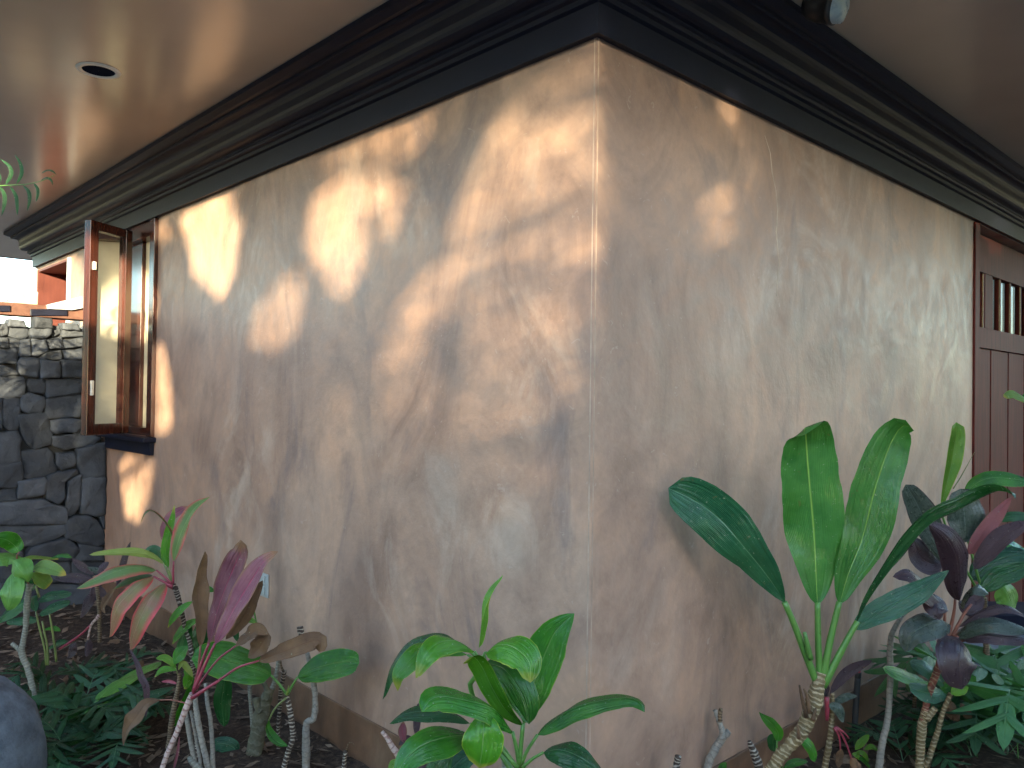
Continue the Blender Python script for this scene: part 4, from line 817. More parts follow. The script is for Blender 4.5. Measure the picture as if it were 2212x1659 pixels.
# ---- rounded plant at the left edge
def zz(x, y, *r): return (x * .18235, 1123.2 + y * .18235, *r)
Y = 3.55
p = plant('shrub', 'small shrub with rounded light green leaves on a forked grey stem at left', 'shrub', 79, 1536, Y)
tube(p, [(63, 1262), (60, 1290), (58, 1315), (55, 1360), (47, 1408), (59, 1441), (69, 1479), (79, 1536), (82, 1570)], [6, 6.5, 6, 5.5, 6.5, 6.5, 6.5, 6, 6], 'stem_grey', Y, rings=.08, knob=.25)
tube(p, [(49, 1412), (38, 1400), (25, 1390)], [5, 4.5, 4.5], 'stem_grey', Y, 'branch_stub', knob=.2)
tube(p, [(62, 1285), (66, 1272), (70, 1262)], [4, 3.5, 3], 'stem_grey', Y, 'branch_stub', knob=.2)
leaf(p, [zz(225, 380), zz(170, 300), zz(80, 240, -.05), zz(-60, 210, -.08)], 40, 'ti', Y, n=(.1, -.8, .6), fold=-10, a=.4, b=.4, pet=[(62, 1262), zz(200, 480), zz(225, 378)], petr=2, petmat='petiole_rust')
leaf(p, [zz(215, 480), zz(120, 445), zz(0, 450, -.03), zz(-90, 480, -.04)], 44, 'round', Y + .03, n=(0, -.7, .7), fold=-10, a=.4, b=.4)
leaf(p, [zz(150, 480, -.02), zz(210, 560, -.06), zz(280, 650, -.07), zz(335, 738, -.05)], 52, 'round', Y - .05, n=(-.2, -.9, .5), fold=-26, a=.35, b=.6)
leaf(p, [zz(135, 640, -.03), zz(120, 760, -.09), zz(105, 900, -.12), zz(85, 1075, -.11)], 54, 'round', Y - .05, n=(-.05, -1, .4), fold=-12, a=.42, b=.5, ripple=.03)
leaf(p, [zz(395, 560), zz(480, 545, -.05), zz(620, 585, -.09), zz(785, 655, -.11)], 32, 'roundyel', Y, n=(.1, -.8, .6), fold=16, a=.5, b=.6)
leaf(p, [zz(262, 460), zz(380, 420, .04), zz(540, 430, .08), zz(700, 462, .11)], 24, 'roundyel', Y + .05, n=(0, -.4, .9), fold=-18, a=.5, b=.7)
leaf(p, [zz(600, 450), zz(690, 415), zz(780, 415), zz(855, 445)], 15, 'ti', Y + .1, n=(0, -.5, .9), fold=-15)
leaf(p, [zz(395, 620), zz(460, 680), zz(520, 730), zz(585, 780)], 34, 'roundyel', Y + .02, n=(-.1, -.9, .5), fold=-20, a=.4, b=.35, ripple=.15)
leaf(p, [zz(320, 700), zz(330, 780), zz(320, 860)], 26, 'ti_dark', Y + .03, fold=-15, a=.5, b=.5)
# ---- dark broad leaved ginger behind
Y = 3.95
p = plant('ginger_plant', 'dark green broad leaved plant with thin cane stems low by the stone wall', 'plant', 105, 1500, Y)
leaf(p, [zz(450, 960), zz(560, 900), zz(700, 880), zz(850, 880)], 26, 'ti_dark', Y, n=(0, -.7, .7), fold=-10, a=.5, b=.6)
leaf(p, [zz(460, 1120), zz(560, 1060), zz(700, 1000), zz(835, 970)], 28, 'ti_dark', Y - .05, n=(0, -.7, .7), fold=-10, a=.5, b=.6)
leaf(p, [zz(450, 1190), zz(330, 1180), zz(200, 1190), zz(75, 1205)], 24, 'ti_dark', Y - .1, n=(0, -.6, .8), fold=-10, a=.45, b=.45)
leaf(p, [zz(330, 960), zz(200, 1030), zz(80, 1110), zz(-30, 1210)], 34, 'ti_dark', Y, n=(-.2, -.8, .6), fold=-10, a=.5, b=.6)
leaf(p, [zz(440, 890), zz(400, 950), zz(410, 1020), zz(428, 1085)], 18, 'ti_teal', Y - .05, n=(.3, -1, .3), fold=15)
leaf(p, [zz(510, 1300), zz(590, 1275), zz(660, 1285), zz(718, 1318)], 13, 'ti', Y - .1, n=(0, -.6, .8), fold=-12)
leaf(p, [zz(560, 1530), zz(680, 1450), zz(800, 1440)], 18, 'ti_dark', Y, n=(0, -.6, .8), fold=-12)
for q in ([zz(425, 1085), zz(460, 1250), zz(500, 1400), zz(535, 1560), zz(550, 1720)], [zz(500, 1200), zz(530, 1350), zz(560, 1500), zz(570, 1720)], [zz(585, 1110), zz(615, 1280), zz(645, 1480), zz(668, 1680)], [zz(420, 770), zz(445, 850), zz(465, 920)]):
    tube(p, q, [2, 2.4, 2.6, 2.6], 'petiole_olive', Y - .12, 'cane', seg=7)
# ---- dark purple ti by the stone wall
Y = 4.25
p = plant('ti_plant', 'dim dark purple ti plant in the corner below the stone wall', 'plant', 215, 1400, Y)
tube(p, [zz(1120, 660), zz(1150, 800), zz(1170, 1000), zz(1180, 1300), zz(1180, 1450)], [4, 4, 4, 4, 4], 'stem_brown', Y, rings=.2)
for q, w_, m_ in (([zz(1110, 650), zz(1040, 600), zz(950, 540), zz(850, 455)], 16, 'purple'), ([zz(1100, 700), zz(980, 690), zz(850, 680), zz(640, 690)], 22, 'purple'),
                ([zz(1090, 760), zz(1070, 900), zz(1010, 1010), zz(950, 1165)], 26, 'purple'), ([zz(1140, 640), zz(1200, 560), zz(1290, 500)], 18, 'purple'), ([zz(1130, 760), zz(1190, 850), zz(1260, 900)], 18, 'purple'),
                ([(251, 1275), (258, 1240), (268, 1205), (282, 1170)], 17, 'purple'), ([(240, 1250), (215, 1235), (188, 1225)], 14, 'purplegreen'), ([(230, 1262), (262, 1240), (300, 1225)], 14, 'dry'),
                ([zz(900, 1450), zz(840, 1550), zz(800, 1640)], 24, 'purple'), ([zz(1050, 1400), zz(1040, 1500), zz(1020, 1620)], 20, 'purple')):
    leaf(p, q, w_, m_, Y, n=(-.1, -.9, .5), fold=-16)
tube(p, [zz(1075, 1240, -.3), zz(1000, 1320, -.3), zz(900, 1400, -.3), zz(700, 1530, -.3)], [2, 2.4, 2.6, 2.4], 'petiole_red', Y, 'petiole')
tube(p, [zz(1170, 1130, -.3), zz(1130, 1190, -.3), zz(1080, 1240, -.3), zz(1040, 1420, -.3)], [3.4, 2.6, 2.2, 2], 'stem_pink', Y, 'petiole')
# ---- big leaf lying low
def z4(x, y, *r): return (x * .1979, 1330.6 + y * .1979, *r)
Y = 3.45
p = plant('fallen_shoot', 'large fallen green leaves with a pale stalk lying on the fern bed', 'leaf', 185, 1550, Y)
leaf(p, [z4(1080, 905), z4(1180, 800, .08), z4(1330, 690, .16), z4(1500, 600, .25), z4(1640, 530, .32), z4(1760, 500, .36)], 70, 'round', Y, n=(-.2, -.8, .8), fold=-6, a=.5, b=.4, ripple=.04, pet=[z4(830, 1180, -.04), z4(960, 1030, -.02), z4(1082, 903)], petr=2.8)
leaf(p, [z4(1000, 1030), z4(1200, 960, .04), z4(1420, 920, .1), z4(1660, 885, .15)], 34, 'round', Y, n=(-.1, -.6, .9), fold=-8, a=.5, b=.5, pet=[z4(850, 1180, -.04), z4(1000, 1030)], petr=2.5)
tube(p, [z4(840, 1200), z4(930, 1110), z4(1040, 1020)], [3, 3.5, 2.5], 'petiole', Y - .04, 'petiole')

# ---- dark purple ti on the right
def z2(x, y, *r): return (1866.2 + x * .26044, 881.3 + y * .26044, *r)
def z10(x, y, *r): return (1814.4 + x * .21873, 1296 + y * .21873, *r)
Y = 3.0
p = plant('ti_plant', 'dark purple ti plant with broad leaves and rust red stalks at right', 'plant', 1985, 1659, Y)
tube(p, [z10(1060, 330), z10(1040, 400), z10(1010, 560), z10(970, 680), z10(880, 920), z10(840, 1100), z10(815, 1200)], [8, 8.5, 8, 7.5, 7, 7, 7.5], 'stem_red', Y, rings=.18, period=.022)
tube(p, [z10(850, 1090), z10(815, 1220), z10(800, 1400), z10(785, 1659), z10(775, 2000)], [8, 9.5, 8.5, 8.5, 8.5], 'stem_tan', Y, rings=.2, period=.012, knob=.15)
tube(p, [z10(850, 1180), z10(890, 1130), z10(945, 1065)], [8, 7, 6], 'stem_tan', Y - .01, 'branch_stub', rings=.25, period=.012)
R_ = 'petiole_rust'
leaf(p, [z2(680, 1290), z2(610, 1130), z2(510, 930), z2(430, 770), z2(345, 635)], 58, 'purplegreen', Y + .10, n=(-.3, -1, .2), fold=12, a=.6, b=.45)
leaf(p, [z2(838, 1115), z2(842, 1000), z2(835, 860), z2(800, 670)], 80, 'purplegreen', Y + .12, n=(0, -1, .2), fold=10, a=.5, b=.38)
leaf(p, [z2(870, 1215), z2(950, 1090), z2(1070, 930), z2(1225, 738)], 34, 'pinkback', Y + .05, n=(-.4, -1, .1), fold=20, a=.5, b=.7)
leaf(p, [z2(795, 1600), z2(790, 1420, -.06), z2(770, 1230, -.10), z2(680, 1070, -.12), z2(540, 962, -.12)], 62, 'purple', Y - .02, n=(-.3, -.9, .2), roll=(0, -15), fold=-18, a=.55, b=.6)
leaf(p, [z2(700, 1680), z2(600, 1590, -.06), z2(480, 1460, -.10), z2(380, 1380, -.12), z2(240, 1400, -.12)], 46, 'purple', Y - .03, n=(-.2, -.8, .6), fold=-18, a=.6, b=.6)
leaf(p, [z2(650, 1300), z2(560, 1290), z2(470, 1230), z2(400, 1080)], 58, 'purple', Y + .14, n=(-.2, -1, .2), fold=14, a=.5, b=.5)
leaf(p, [z2(800, 1650), z2(850, 1520, -.06), z2(920, 1480, -.10), z2(1035, 1545, -.12)], 44, 'purplegreen', Y - .06, n=(.1, -.8, .6), fold=-22, a=.5, b=.5)
leaf(p, [z2(915, 1340), z2(1010, 1210, -.02), z2(1150, 1070, -.05), z2(1350, 950, -.08)], 42, 'purple', Y - .02, n=(-.1, -.8, .6), fold=14, a=.6, b=.5)
leaf(p, [z10(1170, 370, -.03), z10(1180, 500, -.12), z10(1190, 680, -.15), z10(1205, 885, -.14)], 86, 'purple', Y - .03, n=(.05, -1, .3), fold=-14, a=.36, b=.40, ripple=.04, pet=[z10(1080, 420), z10(1110, 350), z10(1170, 372, -.03)], petr=3, petmat=R_)
leaf(p, [z10(1095, 250), z10(980, 220, -.05), z10(830, 260, -.09), z10(700, 350, -.11), z10(648, 515, -.11)], 62, 'purplegreen', Y - .02, n=(-.2, -.85, .5), fold=-18, a=.45, b=.5, pet=[z10(1050, 400), z10(1060, 310), z10(1097, 248)], petr=3, petmat=R_)
leaf(p, [z10(930, -60), z10(950, 50, -.06), z10(965, 130, -.08), z10(985, 200, -.08)], 52, 'purple', Y - .04, n=(-.2, -1, .2), fold=-18, a=.4, b=.6)
leaf(p, [z10(1150, 370), z10(1300, 270, -.04), z10(1500, 230, -.07), z10(1850, 300, -.10)], 44, 'purplegreen', Y, n=(.1, -.7, .7), fold=-16, a=.55, b=.5, pet=[z10(1060, 400), z10(1150, 370)], petr=3.5, petmat=R_)
leaf(p, [z10(1220, 400), z10(1400, 345, -.04), z10(1600, 360, -.06), z10(1860, 400, -.08)], 38, 'purple', Y - .02, n=(.1, -.6, .8), fold=-16, a=.55, b=.5)
leaf(p, [z10(1170, 270), z10(1330, 150, -.02), z10(1560, 70, -.05), z10(1720, 90, -.07), z10(1860, 180, -.08)], 30, 'purple', Y + .02, n=(.1, -.5, .8), fold=-20)
leaf(p, [z10(1170, 20), z10(1250, 60), z10(1330, 40), z10(1420, -30)], 42, 'purple', Y + .06, n=(.1, -.9, .4), fold=-14)
for q in ([z10(1065, 400), z10(1100, 250), z10(1130, 100), z10(1140, -30)], [z10(1090, 400), z10(1160, 260), z10(1230, 130), z10(1300, 40)], [z10(1110, 390), z10(1220, 300), z10(1330, 220)], [z10(1000, 400), z10(1030, 250), z10(1040, 100)], [z10(1140, 410), z10(1250, 390), z10(1340, 345)]):
    tube(p, q, [4.2, 3.8, 3.2, 2.6], R_, Y + .02, 'petiole')
# ---- green ti behind it
Y = 3.6
p = plant('ti_plant', 'green ti plant with a lime curled young leaf behind the dark purple one', 'plant', 2130, 1500, Y)
tube(p, [(2125, 1290), (2130, 1380), (2135, 1500), (2138, 1560)], [6, 6, 6, 6], 'stem_brown', Y, rings=.2)
leaf(p, [z2(635, 845), z2(680, 660), z2(725, 480), z2(755, 280), z2(765, 118)], 42, 'ti_young', Y, n=(-.2, -1, 0), roll=(0, 20), fold=30, a=.8, b=.22, ripple=.03, pet=[(2120, 1290), (2060, 1180), z2(635, 845)], petr=3)
leaf(p, [z2(845, 700), z2(960, 610), z2(1110, 575), z2(1400, 610)], 40, 'ti', Y, n=(0, -.8, .6), fold=-12, a=.5, b=.5, pet=[(2125, 1290), (2080, 1120), z2(845, 700)], petr=3)
leaf(p, [z2(1110, 940), z2(1200, 900), z2(1400, 890)], 26, 'ti_dark', Y, n=(0, -.8, .6), fold=-12)
leaf(p, [z2(900, 1420), z2(1060, 1290), z2(1200, 1230), z2(1400, 1230)], 66, 'ti_teal', Y + .05, n=(0, -.8, .6), fold=-10, a=.5, b=.5)
leaf(p, [z2(985, 1510), z2(1110, 1400), z2(1240, 1350), z2(1400, 1290)], 46, 'ti_dark', Y - .3, n=(0, -.8, .6), fold=-12, a=.5, b=.6)
leaf(p, [z2(1140, 1480), z2(1190, 1540), z2(1220, 1600), z2(1225, 1680)], 58, 'round', Y - .1, n=(0, -1, .3), fold=-14, a=.35, b=.4)
leaf(p, [z2(1130, 1130), z2(1210, 1150), z2(1300, 1200), z2(1400, 1280)], 50, 'ti', Y + .1, n=(.1, -.8, .5), fold=-12)
leaf(p, [z2(980, 1120), z2(1050, 1040), z2(1120, 1000)], 30, 'ti_dark', Y + .1, n=(.1, -.8, .5), fold=-12)
tube(p, [z2(740, 670), z2(810, 560), z2(918, 365)], [1.4, 1, .4], 'petiole_olive', Y, 'flower_stalk', seg=6)
p = plant('shrub', 'single light green leaf poking in at the right edge before the door', 'shrub', 2400, 1500, 3.0)
leaf(p, [(2225, 868), (2205, 856), (2188, 850), (2168, 857)], 24, 'roundyel', 3.0, n=(0, -.8, .6), fold=-14, a=.5, b=.5)
leaf(p, [(2205, 866), (2230, 850), (2270, 850)], 24, 'ti', 3.05, n=(0, -.8, .6), fold=-14)
tube(p, [(2222, 868), (2260, 900), (2330, 1050), (2380, 1300), (2400, 1700)], [2, 3, 4, 5, 6], 'stem_brown', 3.0, rings=.1)

# ---- bare sticks and small growth on the right
p = plant('leafless_plant', 'forked pale grey stem at the foot of the right wall', 'plant', 1529, 1680, 2.75)
def z8(x, y, *r): return (1399.7 + x * .21873, 1296 + y * .21873, *r)
tube(p, [z8(570, 1900), z8(590, 1659), z8(645, 1500), z8(720, 1385), z8(800, 1290)], [9, 9, 8.5, 8.5, 6.5], 'stem_pale', 2.75, knob=.22, rings=.05)
tube(p, [z8(722, 1370), z8(735, 1310), z8(705, 1210), z8(660, 1088)], [7, 6.5, 5.5, 4.6], 'stem_pale', 2.74, 'branch', rings=.15, knob=.15)
tube(p, [z8(712, 1200), z8(710, 1140), z8(722, 1070)], [5, 5, 4], 'stem_brown', 2.735, 'branch_stub', rings=.25)
p = plant('leafless_plant', 'short thick banded stump beside the large green ti plant', 'plant', 1640, 1690, 2.7)
tube(p, [z8(1110, 1900), z8(1095, 1659), z8(1050, 1520), z8(1010, 1420), z8(1000, 1392)], [10, 10, 9.5, 8.5, 4], 'stem_ring', 2.7, rings=.25, period=.03, knob=.1)
p = plant('leafless_plant', 'small banded stub at the bottom edge below the wall corner', 'plant', 1461, 1690, 2.5)
tube(p, [z8(270, 1900), z8(280, 1659), z8(300, 1540)], [8, 8, 6.5], 'stem_ring', 2.5, rings=.25, period=.025)
p = plant('leafless_plant', 'little banded stub with a twig at the bottom beside the wall base', 'plant', 741, 1690, 3.0)
tube(p, [(742, 1720), (743, 1659), (747, 1622)], [5, 5, 4.2], 'stem_ring', 3.0, rings=.25, period=.02)
tube(p, [(748, 1622), (752, 1606), (760, 1603), (766, 1612)], [1.2, 1, .8, .6], 'stem_brown', 3.0, 'twig', seg=5)
p = plant('leafless_plant', 'tall curved pale stem arching up beside the black pipe', 'plant', 1900, 1680, 3.1)
tube(p, [z10(690, 90), z10(625, 150), z10(555, 250), z10(508, 360), z10(494, 500), z10(497, 700), z10(490, 950), z10(468, 1200), z10(420, 1400), z10(385, 1659), z10(370, 1900)], [3.5, 5, 6, 6.4, 6.4, 6.2, 6.4, 7, 7.5, 8, 8], 'stem_pale', 3.1, rings=.10, period=.016, knob=.12)
p = plant('leafless_plant', 'thin brown upright stick behind the purple ti stem', 'plant', 1975, 1600, 3.5)
tube(p, [z10(740, 488), z10(746, 700), z10(736, 1000), z10(735, 1400), z10(735, 1450)], [4.4, 4, 4, 4, 4], 'stem_brown', 3.5, rings=.15, period=.03)
p = plant('leafless_plant', 'short cut grey stick leaning behind the purple ti leaves', 'plant', 2050, 1480, 3.6)
tube(p, [z10(805, 455), z10(890, 530), z10(980, 610), z10(1150, 850)], [4.6, 4.6, 4.6, 4.6], 'stem_grey', 3.6, knob=.2)
Y = 3.1
p = plant('ti_plant', 'low green ti shoot with broad leaves at the foot of the purple one', 'plant', 2005, 1659, Y)
tube(p, [z10(1095, 920), z10(1020, 1100), z10(965, 1300), z10(900, 1500), z10(850, 1680), z10(840, 1800)], [4.5, 5, 5.5, 6, 6.5, 6.5], 'stem_tan', Y, rings=.15, period=.02)
leaf(p, [z10(920, 850), z10(780, 800, -.04), z10(600, 730, -.08), z10(425, 672, -.10)], 34, 'ti', Y - .02, n=(-.1, -.7, .7), fold=-12, a=.5, b=.5)
leaf(p, [z10(1030, 850), z10(930, 740), z10(820, 660), z10(690, 620)], 36, 'ti_dark', Y + .04, n=(-.1, -.8, .6), fold=-12, a=.5, b=.5)
leaf(p, [z10(1050, 940), z10(930, 930, -.05), z10(800, 900, -.08), z10(680, 850, -.09)], 38, 'ti_teal', Y - .05, n=(-.1, -.8, .6), fold=-10, a=.5, b=.45)
leaf(p, [z10(1100, 930), z10(1180, 880), z10(1270, 860)], 26, 'ti_young', Y - .02, n=(.1, -.7, .7), fold=-14)
leaf(p, [z10(980, 900), z10(1080, 850), z10(1150, 760)], 26, 'ti', Y + .05, n=(.1, -.9, .4), fold=14)
leaf(p, [z10(1060, 1000), z10(1110, 1080), z10(1180, 1200)], 34, 'dry', Y + .05, n=(.1, -.9, .4), fold=-14, ripple=.2)
leaf(p, [z10(1190, 1020), z10(1250, 1100), z10(1320, 1200)], 22, 'dry', Y + .05, n=(.1, -.9, .4), fold=-14, ripple=.2)
Y = 3.02
p = plant('ti_plant', 'small dark ti plant with a red stem beside the black pipe', 'plant', 1780, 1690, Y)
tube(p, [z8(1825, 920), z8(1820, 1040), z8(1810, 1250), z8(1785, 1450), z8(1745, 1659), z8(1730, 1800)], [4, 6, 6, 6.5, 6.5, 6.5], 'stem_tan', Y, rings=.25, period=.02, knob=.1)
tube(p, [z8(1765, 960), z8(1770, 1060), z8(1768, 1190)], [5, 5.5, 3.5], 'petiole_red', Y - .02, 'stem')
leaf(p, [z8(1795, 930), z8(1860, 840), z8(1960, 730), z8(2080, 655), z8(2215, 598)], 24, 'purple', Y - .02, n=(.2, -.7, .6), fold=18)
leaf(p, [z8(1820, 1030), z8(1890, 985), z8(1970, 950), z8(2065, 948)], 18, 'purplegreen', Y, n=(.1, -.7, .7), fold=-15)
leaf(p, [z8(1790, 1045), z8(1860, 1060), z8(1910, 1110), z8(1935, 1210)], 26, 'purplegreen', Y - .03, n=(.1, -.9, .4), fold=-15, a=.5, b=.5)
leaf(p, [z8(1770, 960), z8(1730, 890), z8(1690, 850)], 16, 'purple', Y + .03, fold=15)
leaf(p, [z8(1740, 960), z8(1755, 880), z8(1760, 810)], 16, 'purple', Y + .05, fold=15)
for q in ([z8(1850, 1250), z8(1920, 1340), z8(1970, 1450), z8(2010, 1570)], [z8(1840, 1260), z8(1890, 1360), z8(1900, 1480)], [z8(1860, 1255), z8(1950, 1320), z8(1985, 1370)]):
    tube(p, q, [2.6, 2.4, 2, 1.4], 'petiole_red', Y - .05, 'petiole')
leaf(p, [z8(2000, 1560), z8(2050, 1620), z8(2110, 1700)], 22, 'dry', Y - .05, fold=-15, ripple=.2)
leaf(p, [z8(1910, 1470), z8(1900, 1560), z8(1880, 1660)], 20, 'dry', Y - .05, fold=-15, ripple=.2)
Y = 2.9
p = plant('ti_plant', 'small green seedling leaves at the base of the large ti plant', 'plant', 1690, 1680, Y)
leaf(p, [z8(1280, 1400), z8(1285, 1310), z8(1220, 1220), z8(1150, 1160), z8(1097, 1108)], 26, 'ti', Y, n=(-.2, -.9, .4), fold=14, a=.6, b=.9)
leaf(p, [z8(1240, 1320), z8(1235, 1400), z8(1245, 1500)], 24, 'ti_dark', Y + .02, fold=-14, a=.5, b=.5)
leaf(p, [z8(1490, 1370), z8(1570, 1410), z8(1630, 1490), z8(1650, 1600)], 26, 'ti', Y - .03, n=(.1, -.9, .4), fold=-14, a=.5, b=.5)
leaf(p, [z8(1330, 1690), z8(1400, 1620), z8(1490, 1595), z8(1580, 1595)], 18, 'ti', Y - .05, n=(0, -.7, .7), fold=-14)
leaf(p, [z8(1330, 1700), z8(1290, 1640), z8(1250, 1615)], 16, 'ti_young', Y - .05, fold=-14)
leaf(p, [z8(700, 1700), z8(740, 1640), z8(775, 1605)], 16, 'ti', Y - .1, fold=14)
tube(p, [z8(1275, 1390), z8(1270, 1480), z8(1250, 1560), z8(1240, 1800)], [1.8, 2, 2.4, 2.4], 'petiole', Y, 'stem', seg=6)
Y = 3.2
p = plant('seedling', 'tiny bright green seedling beside the foot of the black pipe', 'plant', 1862, 1640, Y)
for q, w_, m_ in (([z10(150, 1480), z10(200, 1420), z10(290, 1330)], 16, 'ti_young'), ([z10(160, 1500), z10(230, 1520), z10(290, 1600)], 14, 'ti_young'), ([z10(240, 1480), z10(310, 1450), z10(380, 1490)], 12, 'ti_young'), ([z10(170, 1560), z10(230, 1580), z10(300, 1659)], 14, 'ti'), ([z10(120, 1520), z10(170, 1540), z10(200, 1580)], 14, 'ti_young')):
    leaf(p, q, w_, m_, Y, n=(0, -.7, .7), fold=14)
# irrigation riser
pb_ = at(1845, 1612, 3.4)
p = thing('irrigation_riser', 'black plastic irrigation pipe with a red tip standing in the soil', 'pipe', (pb_.x, pb_.y, 0))
tube(p, [(1845, 1625), (1848, 1540), (1853, 1462)], 6.4, 'pipe', 3.4, 'pipe', seg=16)
tube(p, [(1853, 1464), (1853.5, 1452)], 7.0, 'black', 3.4, 'collar', seg=16)
tube(p, [(1853.5, 1453), (1854, 1445)], 5.0, 'red', 3.4, 'cap', seg=16)
# boulder at the lower left, step stone at the door
V, F = [], []
for j in range(19):
    for i in range(28):
        th_, ph_ = math.pi * j / 18, 2 * math.pi * i / 28
        d = Vector((math.sin(th_) * math.cos(ph_), math.sin(th_) * math.sin(ph_), math.cos(th_)))
        e = Vector((abs(d.x) ** .8 * (1 if d.x > 0 else -1), abs(d.y) ** .8 * (1 if d.y > 0 else -1), abs(d.z) ** .85 * (1 if d.z > 0 else -1)))
        r_ = 1 + 0.10 * vnoise(d + Vector((3, 1, 0)), 1.6) + 0.03 * vnoise(d, 5) + 0.012 * vnoise(d, 14)
        V.append(Vector((e.x * .22, e.y * .2, e.z * .46)) * r_)
for j in range(18):
    for i in range(28): F.append((j * 28 + i, (j + 1) * 28 + i, (j + 1) * 28 + (i + 1) % 28, j * 28 + (i + 1) % 28))
bc = at(-52, 1640, 2.85); bo = mesh('boulder', V, F, M['boulder'], None, smooth=True); bo.location = (bc.x, bc.y, 0.0)
tag(bo, 'smooth blue grey boulder at the lower left corner', 'boulder')
q0 = at(2078, 1462, 4.25)
stp = MB().box(Vector((q0.x, 4.25, 0.0)), X3 * 2.2 + Y3 * 0.1, Y3 * 0.35, UP * 0.125).build('step', M['concrete'], None, 0.012)
tag(stp, 'low grey stone step in front of the red door', 'step')
blk = MB().box(at(2105, 1415, 4.62) * 1.0 + UP * (-at(2105, 1415, 4.62).z), X3 * 1.6, Y3 * 0.3, UP * 0.24).build('door_step', M['trim'], None, 0.01)
tag(blk, 'dark upper doorstep behind the grey stone step', 'step')

# ------------------------------------------------------------------ ferns
def frond_mesh(base, az, length, rise, lobes, lobe_len, seed):
    rnd = random.Random(seed); V, UV, F = [], [], []
    dirh = Vector((math.cos(az), math.sin(az), 0))
    def C(s): return base + dirh * (length * s) + UP * (rise * math.sin(s * 2.1) * (1 - .25 * s))
    def strip(A, B, w, up, sidev):
        b_ = len(V); K = 6
        for k in range(K + 1):
            v = k / K; ww = w * (math.sin(math.pi * min(v * .8 + .2, 1)) ** .7) * (1 if v < .98 else .05)
            c = A + (B - A) * v + UP * (-0.10 * v * v * (B - A).length)
            V.extend([c - sidev * ww - UP * ww * .25, c, c + sidev * ww - UP * ww * .25]); UV.extend([(0, v), (.5, v), (1, v)])
        for k in range(K):
            q = b_ + k * 3; F.extend([(q, q + 1, q + 4, q + 3), (q + 1, q + 2, q + 5, q + 4)])
    n = lobes
    for k in range(n):
        s = 0.18 + 0.76 * k / (n - 1); c = C(s); T = (C(s + .02) - C(s - .02)).normalized(); S = T.cross(UP).normalized()
        ll = lobe_len * (math.sin(math.pi * (0.18 + 0.72 * (k + .5) / n)) ** .7) * rnd.uniform(.85, 1.1)
        for sg in (-1, 1):
            d = (S * sg * 0.86 + T * 0.55 + UP * rnd.uniform(-.1, .18)).normalized()
            strip(c - d * ll * .02, c + d * ll, ll * rnd.uniform(.15, .21), UP, (T + S * sg * .3).normalized())
    strip(C(.85), C(1.12), lobe_len * .12, UP, (C(.9) - C(.8)).cross(UP).normalized())
    K = 10
    for k in range(K): 
        a_, b2 = C(k / K), C((k + 1) / K); S = (b2 - a_).cross(UP).normalized() * 0.0022; q = len(V)
        V.extend([a_ - S, a_ + S, b2 + S, b2 - S]); UV.extend([(.49, .5), (.51, .5), (.51, .5), (.49, .5)]); F.append((q, q + 1, q + 2, q + 3))
    return V, F, UV
def fern(px, py, label, n, ln, mat, seed, azr=(0, 6.28), rise=.16, nl=8, ll=.5, Y=None):
    rnd = random.Random(seed)
    if Y is None:
        d = ray(px, py); Y = (-CZ / d.z) * d.y
    b_ = at(px, py, Y); b_.z = max(b_.z, 0.0) if b_.z > .05 else 0.0
    t = thing('fern', label, 'fern', b_, 'ferns in the garden bed')
    for k in range(n):
        az = azr[0] + (azr[1] - azr[0]) * (k + rnd.random() * .8) / n; l_ = ln * rnd.uniform(.7, 1.15)
        V, F, UV = frond_mesh(b_ + Vector((rnd.uniform(-.03, .03), rnd.uniform(-.03, .03), -.005)), az, l_, rise * rnd.uniform(.7, 1.3), nl, l_ * ll, seed * 31 + k)
        mesh('frond', V, F, M[mat], t, UV, True)
FL = [(115, 1500, 'fern clump nearest the forked grey stem at left', 7, .28), (165, 1540, 'fern clump below the fallen green leaves', 9, .30), (120, 1590, 'fern clump just right of the boulder', 9, .32),
      (215, 1580, 'fern clump in the middle of the left bed', 9, .28), (255, 1625, 'fern clump beside the brown dry leaf at left', 8, .26), (150, 1650, 'fern clump at the bottom edge beside the boulder', 9, .30), (230, 1490, 'small fern clump under the large fallen leaf', 7, .22)]
for i, (x, y, lab, n_, l_) in enumerate(FL): fern(x, y, lab, n_ - 4, l_ * .95, 'fern', 11 + i, nl=6, ll=.55)
FR = [(2185, 1630, 'pale green fern with the longest fronds at the lower right corner', 10, .46, 'fernlight', .34), (2110, 1630, 'fern clump at the bottom right of the purple ti stem', 9, .32, 'fern', .2),
      (2060, 1600, 'small fern clump close to the foot of the purple ti', 7, .24, 'fern', .14), (2200, 1560, 'fern clump below the grey stone step', 9, .36, 'fernlight', .24), (1960, 1640, 'low fern sprigs by the pale curved stem', 6, .2, 'fern', .1), (2250, 1600, 'fern clump at the right edge of the bed', 9, .4, 'fernlight', .25)]
for i, (x, y, lab, n_, l_, m_, r_) in enumerate(FR): fern(x, y, lab, n_ - 2, l_, m_, 41 + i, rise=r_ * 1.2, nl=6, ll=.55)
p = thing('ground_leaf', 'round dark green speckled leaf on the soil left of the mossy trunk', 'leaf', at(487, 1610, 3.28))
leaf(p, [(455, 1612), (475, 1606), (500, 1612), (512, 1625)], 34, 'ti_teal', 3.28, n=(0, -.8, .6), fold=-10, a=.35, b=.35)

